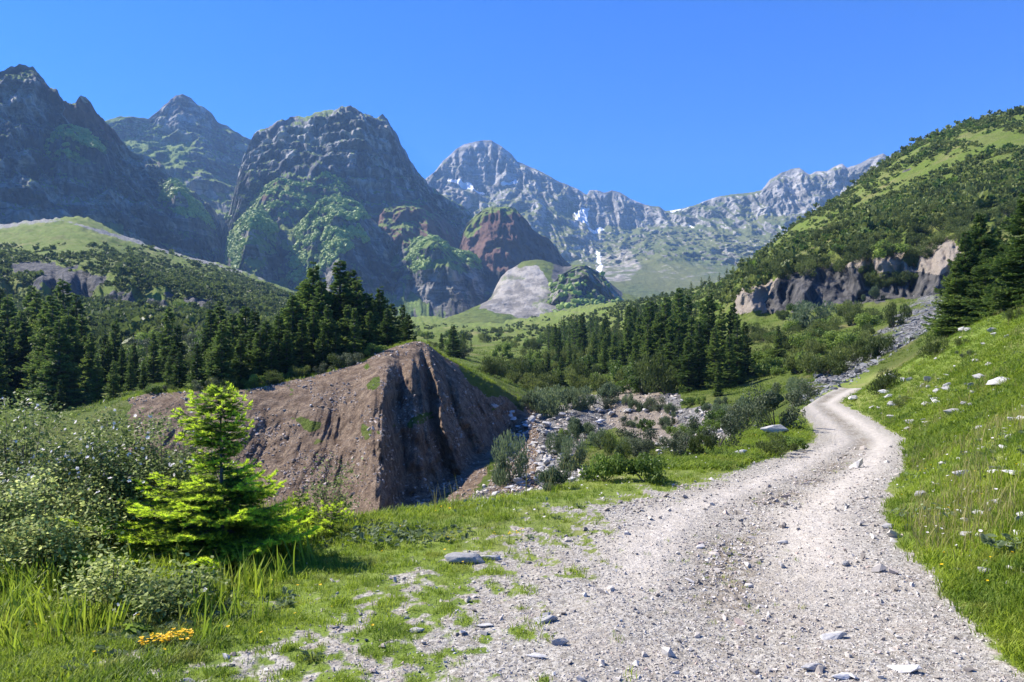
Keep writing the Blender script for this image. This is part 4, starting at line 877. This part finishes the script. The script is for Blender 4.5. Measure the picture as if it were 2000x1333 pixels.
# ---------------------------------------------------------------- shrubs
def cloud(R_, H, nl, n, ls, seed, up=.3, flat=.6, stick=False, aspect=.45):
    """a shrub of leaf-sized faces spread through uneven lobes"""
    rg = np.random.default_rng(seed); V, Fc, T, A_ = [], [], [], []
    lobes = [(np.array([rg.uniform(-.8, .8) * R_, rg.uniform(-.8, .8) * R_, H * rg.uniform(.12, .8)]), rg.uniform(.18, .5), rg.random()) for _ in range(nl)]
    for k in range(n):
        c, r, lr = lobes[rg.integers(nl)]; d = rg.normal(size=3); d /= np.linalg.norm(d); rad = rg.random() ** .35
        p = c + d * rad * r * np.array([R_, R_, H * .75]); p[2] = max(p[2], .02 * H)
        nrm = d * .7 + rg.normal(0, .6, 3) + np.array([0, 0, up]); nrm /= np.linalg.norm(nrm)
        ax = rg.normal(0, .6, 3) + d * .6 + np.array([0, 0, 1.5 if stick else .2]); ax -= 0 if stick else nrm * ax.dot(nrm); ax /= np.linalg.norm(ax)
        sd = np.cross(ax, nrm); sd /= np.linalg.norm(sd) + 1e-6; l = ls * rg.uniform(.6, 1.4); w = l * aspect * .5; i = len(V)
        V += [p - ax * l * .5, p + sd * w, p + ax * l * .5, p - sd * w]; Fc += [(i, i+1, i+2), (i, i+2, i+3)]
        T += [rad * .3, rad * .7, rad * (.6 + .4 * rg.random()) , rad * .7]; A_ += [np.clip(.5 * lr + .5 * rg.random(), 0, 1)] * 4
    st = [tube([(0, 0, -.05 * H), c * .5 + rg.normal(0, .05, 3) * R_, c], [.02 * R_, .014 * R_, .006 * R_], 5) for c, r, _ in lobes]
    return (np.array(V), np.array(Fc), np.array(T), np.array(A_)), join(st)
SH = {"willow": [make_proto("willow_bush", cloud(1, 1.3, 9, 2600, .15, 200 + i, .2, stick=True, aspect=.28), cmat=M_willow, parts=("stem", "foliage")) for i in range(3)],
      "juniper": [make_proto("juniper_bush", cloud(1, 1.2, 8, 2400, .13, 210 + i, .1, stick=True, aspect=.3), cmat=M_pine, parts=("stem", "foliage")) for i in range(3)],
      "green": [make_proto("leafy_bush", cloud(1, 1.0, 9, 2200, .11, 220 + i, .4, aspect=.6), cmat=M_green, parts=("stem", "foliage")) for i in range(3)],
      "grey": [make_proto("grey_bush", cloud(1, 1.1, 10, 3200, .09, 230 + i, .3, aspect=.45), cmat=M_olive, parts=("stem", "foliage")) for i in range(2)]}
def shrub(kind, px, base, w, hgt, label, group=None, D=None):
    """base and height as seen in the photograph: foot pixel row, width and height in its pixels"""
    if D is None: D, z = hit(px, base)
    x = float(X(px, D)); z = float(ground(x, D)[0]); r = w * D / F * .5; hh = hgt * D / F
    pr = SH[kind][rng.integers(len(SH[kind]))]; o = place(pr, x, float(D), z - .03 * hh, 1, rng.uniform(0, 6.28), label, "bush", group)
    o.scale = (r, r, hh / 1.2); return o
for a in [("willow",985,948,84,86,"round willow bush alone at the foot of the shaded earth bank"),
 ("willow",1110,918,62,56,"grey green willow right of the stream bed boulders"),("willow",1128,870,58,54,"willow above the grey green one beside the stream bed"),
 ("willow",1138,800,52,40,"small willow at the right rim of the stream bed"),("willow",1075,812,90,52,"broad pale willow at the upper end of the stream bed"),
 ("willow",1105,800,60,46,"pale willow right of the broad one at the top of the stream bed"),("willow",1030,800,50,34,"low willow at the left of the pale willow thicket"),
 ("willow",1180,790,70,44,"low pale willow between the thicket and the small earth scar"),("willow",1075,958,80,44,"low willow behind the grass rim in the lower ravine"),
 ("green",1180,942,84,76,"bright leafy bush on the ravine rim left of the tangled bushes"),("green",1262,944,96,70,"bright low bush in the middle of the ravine rim"),
 ("juniper",1205,908,60,60,"dark juniper bush behind the bright bushes on the rim"),("grey",1245,880,80,50,"tangled grey bush on the far side of the rim"),
 ("grey",1320,896,70,50,"brownish twiggy bush above the rim grass"),("juniper",1362,896,56,60,"upright dark bush left of the grass patch by the track"),
 ("grey",1400,880,90,80,"dense dark bush at the foot of the big grey willow"),("grey",1515,838,100,90,"largest grey green bush on the left side of the track bend"),
 ("grey",1455,850,90,70,"left half of the grey bush pair beside the track bend"),("willow",1560,770,50,30,"low bush at the far bend of the track"),
 ("juniper",1512,892,76,40,"low dark juniper on the grass left of the track"),("green",1545,880,60,34,"low green weeds beside the dark juniper by the track"),
 ("juniper",1720,770,58,48,"dark juniper on the right side at the end of the track"),("juniper",1745,640,56,58,"round dark juniper on the scree above the track end"),
 ("juniper",1822,700,52,40,"dark juniper low on the grass slope under the large firs"),("juniper",1845,665,56,50,"dark bushy juniper at the top of the grass slope"),
 ("juniper",1870,650,50,44,"juniper right above the bushy one on the grass slope"),("juniper",1975,630,36,30,"small juniper near the right edge below the firs"),
 ("juniper",1875,680,34,20,"spreading small juniper in the middle of the grass slope"),("juniper",1762,798,42,20,"low dark shrub in grass right of the far track bend"),
 ("grey",1885,700,28,18,"tiny grey shrub on the grass slope under the junipers"),
 ("green",1740,548,70,40,"pale green round bush on top of the rock outcrop"),("green",1710,540,36,28,"small pale bush left of the round one on the outcrop"),
 ("willow",1575,640,90,46,"wide pale bush below the rock outcrop"),("willow",1705,590,34,28,"pale bush right under the dark cave"),
 ("juniper",1300,770,90,76,"broad dark bush left of the small pointed fir"),("grey",1255,768,50,40,"dead looking twiggy bush on the small earth scar"),
 ("grey",905,700,40,22,"brownish bush on the brow behind the earth bank"),
 ("green",640,1005,110,90,"thin leafy bush beside the track fir at the ravine edge")][:-1]:
    shrub(*a)
def cand(u0, u1, v0, v1, n, kinds, sz, dens, label, group, step=(1.0,), hr=.9):
    out = []
    while len(out) < n:
        px, py = rng.uniform(u0, u1), rng.uniform(v0, v1); D, z = hit(px, py); s = dens(px, py, D)
        if rng.random() < s: out.append((px, D))
    for px, D in sorted(out, key=lambda q: q[1]):
        r = rng.uniform(*sz); kd = kinds[rng.integers(len(kinds))]
        shrub(kd, px, 0, 2 * r * F / D, r * 2 * hr * rng.uniform(.8, 1.2) * F / D, label, group, D)
for px, D, r in BROW: shrub(['juniper', 'green', 'grey'][rng.integers(3)], px, 0, 2 * r * F / D, 1.3 * r * F / D, 'small bush on the grassy brow of the eroded earth bank', 'bushes on the brow of the earth bank', D)
lowgr = lambda px, py, D: 55 < D < 480
cand(1450, 1720, 605, 740, 75, ["juniper", "juniper", "green"], (.8, 1.9), lambda a, b, D: 60 < D < 140 and .9, "dark juniper on the bushy slope behind the end of the track", "bushes behind the end of the track", hr=.7)
cand(175, 560, 575, 740, 110, ["juniper", "green", "grey"], (1.5, 3.4), lambda a, b, D: 85 < D < 330 and .9, "bush on the rough green slope behind the left firs", "bushes on the slope behind the left firs", hr=.75)
cand(830, 1300, 650, 770, 130, ["juniper", "green", "juniper"], (1.2, 2.8), lambda a, b, D: 84 < D < 420 and .9, "bush among the trees on the valley floor behind the ravine", "bushes on the valley floor", hr=.7)
cand(1060, 1560, 790, 900, 45, ["willow", "green", "grey"], (.5, 1.1), lambda a, b, D: 24 < D < 90 and .9, "small bush on the stony ground between ravine and track", "small bushes between ravine and track", hr=.75)
cand(1450, 2000, 360, 560, 110, ["juniper"], (1.3, 2.6), lambda a, b, D: 135 < D < 200 and .9, "dwarf pine low on the right hillside above the cliffs", "dwarf pines of the lower right hillside", hr=.65)
# the thousands of low shrubs that read as one cover
def low(kind, n, ls, seed):
    (V, Fc, T, A_), _ = cloud(1, 1.1, 5, n, ls, seed, .3, stick=True, aspect=.6); return V, Fc, T
L_ = [low("s", 110, .42, 400 + i) for i in range(8)]
_ = 0
def hs_mask(u, D):
    k = samp(TK, u, D); x = X(u, D); nn = fbm(x / 22, D / 30, 5, 4)
    lawn = in_poly(u, samp(TPY, u, D), [(1865,262),(1960,258),(2010,262),(2010,285),(1940,290),(1880,275)])
    return (k > 6.95) & (k < 9.05) & ~lawn & (rng.random(len(u)) < sstep(-.2, .25, nn + .12 * (samp(TPY, u, D) < 420))) & (samp(M_rock, u, D) < .5)
P_, u_ = scatter(8600, 1250, 2200, 140, 400, hs_mask, .3)
r_ = np.clip(rng.lognormal(.2, .42, len(P_)), .5, 3.6) * (1 + .35 * fbm(P_[:, 0] / 25, P_[:, 1] / 25, 77, 3)); sp = rng.random(len(P_)) < .28
tile("scrub_cover", L_, P_[~sp], np.stack([r_, r_, r_ * .8], -1)[~sp], M_pine, .1); tile("green_scrub_cover", L_, P_[sp], np.stack([r_, r_, r_ * .7], -1)[sp], M_green, .1)
def ls_mask(u, D):
    k = samp(TK, u, D); x = X(u, D); nn = fbm(x / 40, D / 60, 8, 4); py = samp(TPY, u, D)
    top = np.interp(u, [-100, 0, 110, 250, 400, 560], [490, 490, 500, 500, 525, 555])
    return (k > 5) & (k < 9) & (rng.random(len(u)) < sstep(-.25, .3, nn + (py - top) / 90)) & (py > top - 22) & (samp(M_rock, u, D) < .5)
P_, u_ = scatter(9000, -300, 760, 180, 700, ls_mask, .3)
r_ = np.clip(rng.lognormal(.8, .45, len(P_)), 1, 6); tile("left_slope_scrub", L_, P_, np.stack([r_, r_, r_ * .7], -1), M_pine, .1)
P_, u_ = scatter(1500, 780, 1350, 300, 850, lambda u, D: rng.random(len(u)) < sstep(-.1, .3, fbm(X(u, D) / 60, D / 60, 2, 3)) * (1 - sstep(420, 800, D)), .3)
r_ = rng.uniform(1.5, 3.4, len(P_)); tile("valley_scrub", L_, P_, np.stack([r_, r_, r_ * .9], -1), M_pine, .1)
# broadleaf trees that cover the ledges of the mountains
ico = [hull(22, 1, 1, .85, 500 + i, .35, 0) for i in range(6)]
def ledge(mt, n, polys, size, thr=.0):
    out = []
    for poly in polys:
        m = in_poly(mt['U'], mt['PY'], poly) & (mt['K'] > 1.0) & (mt['K'] < 3.9); i = np.nonzero(m.ravel())[0]
        if len(i): 
            w = np.gradient(mt['D'], axis=1).ravel()[i]; w = np.clip(-w, .02, None); nn = fbm(mt['X'].ravel()[i] / 45, mt['Z'].ravel()[i] / 45, 3, 3); w = w * np.clip(nn + .25 + thr, 0, 1); w /= w.sum()
            i = rng.choice(i, int(n / len(polys)), p=w); out.append(np.stack([mt[k].ravel()[i] for k in ('X', 'D', 'Z')], -1))
    return np.concatenate(out)
pts = [ledge(KN, 170, [[(1040,515),(1240,515),(1240,640),(1040,640)]], 5), ledge(SP[0], 1500, [[(430,350),(560,330),(700,330),(760,400),(700,420),(430,430)]], 5), ledge(SP[3], 5200, [[(548,530),(558,460),(590,412),(650,380),(705,388),(735,425),(690,432),(640,440),(605,480),(585,560),(548,570)], [(640,445),(700,440),(720,470),(660,500),(600,570),(590,560)]], 5),
       ledge(SP[4], 2600, [[(436,440),(470,400),(530,408),(552,450),(520,460),(495,470),(480,560),(436,560)]], 5), ledge(SP[5], 2000, [[(780,450),(860,452),(880,480),(850,500),(820,540),(785,520)], [(870,480),(940,490),(955,515),(900,510)]], 5),
       ledge(SP[6], 1000, [[(70,240),(215,245),(215,290),(150,310),(75,300)]], 5), ledge(SP[7], 1100, [[(295,345),(360,345),(410,410),(420,450),(350,420),(310,400)]], 5)]
P_ = np.concatenate(pts); r_ = rng.uniform(2.5, 5.2, len(P_)); P_[:, 2] += r_ * .45
tile("mountain_woodland", ico, P_, np.stack([r_, r_, r_], -1), M_wood, .3)
# ---------------------------------------------------------------- the bright young fir in front and its low neighbour
def young_fir(H, prof, nwh, nbr, ntw, seed, sx=(1.5, .95), nl=.030, dens=760, twl=.4):
    tw, br = fir_frame(H, prof, nwh, nbr, ntw, seed, h0=.03, twl=twl); rg = np.random.default_rng(seed + 5); V, T, A_ = [], [], []
    RR = max(prof(f) for f in np.linspace(0, 1, 30)); allt = []
    for r0, tip, s in tw:
        d = tip - r0; l = np.linalg.norm(d)
        if l < .015: continue
        allt.append((r0, tip, s))
        if l > .09:                               # twiglets left and right
            for k in range(int(l / .035)):
                t = (k + .7) / (l / .035 + 1); sd = np.cross(d / l, (0, 0, 1)); sd = sd / (np.linalg.norm(sd) + 1e-6) * (1 if k % 2 else -1)
                q = r0 + d * t; allt.append((q, q + (d / l * .7 + sd * .8) * l * .42 * (1.1 - t) + np.array([0, 0, rg.normal(0, .01)]), min(1, s + .3 * t)))
    for r0, tip, s in allt:
        d = tip - r0; l = np.linalg.norm(d); d = d / (l + 1e-9); n = max(6, int(l * dens)); sd = np.cross(d, (0, 0, 1)); sd /= np.linalg.norm(sd) + 1e-6; up = np.cross(sd, d)
        t = rg.random(n); an = rg.uniform(-.5, math.pi + .5, n); ln = nl * rg.uniform(.7, 1.15, n)
        rad = np.cos(an)[:, None] * sd + np.sin(an)[:, None] * up; nd = rad * .8 + d * .62; p = r0 + (tip - r0) * t[:, None]
        wv = np.cross(nd, rg.normal(size=(n, 3))); wv /= np.linalg.norm(wv, axis=1)[:, None]; w = .0036
        V.append(np.stack([p - wv * w, p + wv * w, p + nd * ln[:, None]], 1).reshape(-1, 3))
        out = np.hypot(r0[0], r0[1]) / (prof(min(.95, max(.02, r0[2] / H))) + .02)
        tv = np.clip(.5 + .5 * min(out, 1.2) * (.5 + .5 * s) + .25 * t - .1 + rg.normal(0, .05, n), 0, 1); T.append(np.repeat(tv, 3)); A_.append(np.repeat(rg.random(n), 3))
    V = np.concatenate(V); V[:, 0] *= np.where(V[:, 0] < 0, sx[0], sx[1])
    Fc = np.arange(len(V)).reshape(-1, 3)
    st = [tube([(0, 0, -.05), (.01, 0, .3 * H), (-.01, .01, .7 * H), (0, 0, H)], [.02 * H / 1.4, .016 * H / 1.4, .009 * H / 1.4, .002])]
    for b in br + [[r0, (r0 + tip) / 2, tip] for r0, tip, s in allt if np.linalg.norm(tip - r0) > .05]:
        tv, tf = tube(b, np.linspace(.005, .0015, len(b)), 4); tv[:, 0] *= np.where(tv[:, 0] < 0, sx[0], sx[1]); st.append((tv, tf))
    return (V, Fc, np.concatenate(T), np.concatenate(A_)), join(st)
pf = lambda f: float(np.interp(f, [0, .06, .18, .30, .40, .50, .56, .66, .76, .86, .95, 1], [.58, .78, .80, .70, .55, .30, .10, .30, .31, .22, .13, .02]))
YF = make_proto("young_fir", young_fir(1.56, pf, 17, 10, 12, 5), cmat=M_firyoung, parts=("trunk", "needles"))
yx, yd = float(X(432, 6.5)), 6.5
place(YF, yx, yd, float(ground(yx, yd)[0]), 1, 0, "bright yellow green young fir standing in the foreground grass beside the flowering bush", "fir tree")
pf2 = lambda f: float(np.interp(f, [0, .3, 1], [.34, .30, .03]))
YF2 = make_proto("young_fir", young_fir(.36, pf2, 5, 7, 8, 9, sx=(1.2, 1.2)), cmat=M_firyoung, parts=("trunk", "needles"))
x2 = float(X(648, 7.3)); place(YF2, x2, 7.3, float(ground(x2, 7.3)[0]), 1, 0, "very low young fir in the grass right of the bright young fir", "fir tree")
pf3 = lambda f: float(np.interp(f, [0, .3, 1], [.22, .20, .02]))
YF3 = make_proto("young_fir", young_fir(.4, pf3, 6, 7, 7, 12, sx=(1.1, 1.1)), cmat=M_firyoung, parts=("trunk", "needles"))
x3 = float(X(585, 7.8)); place(YF3, x3, 7.8, float(ground(x3, 7.8)[0]), 1, 0, "small half hidden fir sapling between the bright young fir and the very low one", "fir tree")

# ---------------------------------------------------------------- the flowering bushes at the left
def rose(R_, H, ncane, nleaf, nfl, seed, ls=.036, arch=.25):
    rg = np.random.default_rng(seed); canes = []; V, Fc, T, A_ = [], [], [], []; LP, LD = [], []
    for k in range(ncane):
        a = rg.uniform(0, 6.28); r = R_ * math.sqrt(rg.random()); h = H * rg.uniform(.45, 1.0) * (1 - .35 * (r / R_) ** 2); e = np.array([math.cos(a) * r, math.sin(a) * r, h])
        if rg.random() < arch * .3: e[2] = H * rg.uniform(1.0, 1.22)
        b = np.array([math.cos(a), math.sin(a), 0]) * r * .3; m = b * .4 + e * .6; m[2] = e[2] * 1.02; tipp = e + np.array([math.cos(a), math.sin(a), -.35]) * rg.uniform(.12, .4) * R_ + rg.normal(0, .05, 3)
        pts = [b, (b + m) / 2 + np.array([0, 0, .1 * h]), m, e, tipp]; canes.append(tube(pts, [.0045, .004, .003, .002, .001], 4)); LP.append(np.array(pts))
    for k in range(nleaf):
        c = LP[rg.integers(ncane)]; t = 1 + 3 * rg.random() ** .7; i = min(int(t), 3); p = c[i] + (c[i + 1] - c[i]) * (t - i); p = p + rg.normal(0, .075, 3) * np.array([1, 1, .8])
        if p[2] < .02: p[2] = rg.uniform(.02, .2)
        LD.append(p)
    LD = np.array(LD); n = len(LD)
    ax = rg.normal(size=(n, 3)); ax[:, 2] *= .5; ax /= np.linalg.norm(ax, axis=1)[:, None]; nn = rg.normal(0, .6, (n, 3)) + [0, 0, .8]; sd = np.cross(ax, nn); sd /= np.linalg.norm(sd, axis=1)[:, None]; l = ls * rg.uniform(.6, 1.3, n)[:, None]
    V = np.stack([LD - ax * l * .5, LD + sd * l * .3, LD + ax * l * .5, LD - sd * l * .3], 1).reshape(-1, 3); Fc = np.arange(4 * n).reshape(n, 4)
    T = np.repeat(rg.random(n) * .9, 4); A_ = np.repeat(rg.random(n), 4)
    PV, PF = [], []
    top = np.argsort(-(LD[:, 2] + .25 * rg.random(n) * H - .15 * LD[:, 0] - .25 * LD[:, 1]))[:int(n * .5)]
    for j in rg.choice(top, nfl, replace=False):
        c = LD[j] + np.array([-.01, -.03, .03]); f = rg.normal(0, .45, 3) + np.array([-.2, -.5, .75]); f /= np.linalg.norm(f); u = np.cross(f, (0, 0, 1)); u /= np.linalg.norm(u) + 1e-6; v = np.cross(f, u); r = rg.uniform(.011, .019)
        for q in range(5):
            a = 1.2566 * q; d = u * math.cos(a) + v * math.sin(a); s2 = u * -math.sin(a) + v * math.cos(a); i = len(PV)
            PV += [c, c + d * r * .7 - s2 * r * .45 + f * r * .15, c + d * r * 1.1 - s2 * r * .2 + f * r * .25, c + d * r * 1.1 + s2 * r * .2 + f * r * .25, c + d * r * .7 + s2 * r * .45 + f * r * .15]
            PF += [(i, i+1, i+2), (i, i+2, i+3), (i, i+3, i+4)]
    return (V, Fc, T, A_), join(canes), (np.array(PV), np.array(PF))
def rose_bush(px, D, R_, H, nc, nl, nf, seed, label, name="flowering_bush", cat="bush", lm=None):
    x = float(X(px, D)); root = bpy.data.objects.new(name, None); col.objects.link(root); root.location = (x, D, float(ground(x, D)[0]))
    (V, Fc, T, A_), (cv, cf), (pv, pf_) = rose(R_, H, nc, nl, nf, seed)
    mesh("cane", cv, cf, M_bark, parent=root); mesh("foliage", V, Fc, lm or M_rose, {"tip": T, "rnd": A_}, parent=root)
    if nf: mesh("blossom", pv, pf_, M_flower, parent=root)
    tag(root, label, cat)
rose_bush(30, 7.2, .82, 1.22, 80, 18000, 210, 1, "big white flowered bush with long arching shoots at the left edge")
rose_bush(185, 7.0, .72, 1.12, 70, 16000, 190, 2, "white flowered bush between the left edge bush and the bright young fir")
rose_bush(325, 7.4, .68, 1.02, 60, 16000, 110, 3, "thinner flowered bush just behind and left of the bright young fir")
rose_bush(-120, 7.6, .8, 1.2, 60, 11000, 100, 4, "white flowered bush cut by the left edge of the picture")
rose_bush(95, 6.2, .55, .75, 50, 9000, 12, 6, "low front part bush below the white flowered bushes in tall grass")
rose_bush(215, 5.15, .22, .36, 22, 1500, 0, 7, "small brownish shoot tangle in the tall grass at lower left")
rose_bush(330, 5.0, .26, .30, 26, 2200, 4, 8, "dark low bramble in the grass below the bright young fir")
rose_bush(645, 7.9, .28, .55, 18, 900, 0, 11, "thin leafy sapling above the very low young fir at the ravine edge")
# yellow flowers and pale broad weeds in the verge
def flowers(px, py, rad, n, label, r=.011):
    D, z = hit(px, py); x = float(X(px, D)); root = bpy.data.objects.new("yellow_flowers", None); col.objects.link(root); root.location = (x, float(D), float(ground(x, D)[0])); PV, PF, SV = [], [], []
    for k in range(n):
        a = rng.uniform(0, 6.28); q = rad * math.sqrt(rng.random()); c = np.array([math.cos(a) * q * 1.6, math.sin(a) * q * .8, rng.uniform(.05, .085)]); SV.append(tube([(c[0], c[1], 0), tuple(c)], [.0015, .001], 3))
        for b in range(3):
            cc = c + rng.normal(0, .008, 3); i = len(PV); PV.append(cc)
            for m in range(6): PV.append(cc + np.array([math.cos(m * 1.047) * r, math.sin(m * 1.047) * r * .8, .25 * r + rng.normal(0, .002)]))
            PF += [(i, i + 1 + m, i + 1 + (m + 1) % 6) for m in range(6)]
    v, f = join(SV); mesh("stem", v, f, M_willow, parent=root); mesh("blossom", np.array(PV), np.array(PF), M_yellow, parent=root); tag(root, label, "flowers")
flowers(338, 1268, .085, 34, "larger patch of yellow flowers in the grass at lower left")
flowers(278, 1278, .02, 6, "few yellow flowers left of the larger yellow patch")
flowers(985, 1056, .12, 9, "sparse yellow flowers in the verge right of the pale weeds", .008)
def weeds(px, py, rad, n, label, sz=.035, mat=None):
    D, z = hit(px, py); x = float(X(px, D)); V, Fc = [], []
    for k in range(n):
        a = rng.uniform(0, 6.28); q = rad * math.sqrt(rng.random()); c = np.array([math.cos(a) * q * 1.5, math.sin(a) * q, rng.uniform(.02, .07)]); m = rot3(np.array([rng.uniform(0, 6.28)]), rng.normal(0, .5, 1), rng.normal(0, .5, 1))[0]; s = sz * rng.uniform(.5, 1.2); i = len(V)
        V += [m @ (np.array(p) * s) + c for p in ((-.9, 0, .1), (-.3, .55, .15), (.5, .45, .1), (1, 0, -.05), (.5, -.45, .1), (-.3, -.55, .15), (0, 0, -.05))]; Fc += [(i + j, i + (j + 1) % 6, i + 6) for j in range(6)]
    o = mesh("leafy_weeds", np.array(V), np.array(Fc), mat or M_willow, {"rnd": np.repeat(rng.random(n), 7), "tip": np.repeat(rng.random(n), 7)}); o.location = (x, float(D), float(ground(x, D)[0])); tag(o, label, "weeds")
weeds(790, 1052, .42, 230, "pale grey green broad leaved weeds in the verge near the ravine rim")
weeds(955, 992, .5, 60, "scattered pale leaves along the grassy ravine rim", .03)
weeds(1790, 1012, .2, 60, "grey green weeds beside the brownish trackside rock", .03)
weeds(1985, 1075, .16, 60, "feathery grey green weed at the right edge of the picture", .05)
weeds(262, 1248, .06, 24, "broad green leaves beside the few yellow flowers", .05, M_green)
weeds(1880, 1010, .3, 60, "grey weeds among the lower stones of the right slope", .03)
# bare canes arching over the bush into the sky side
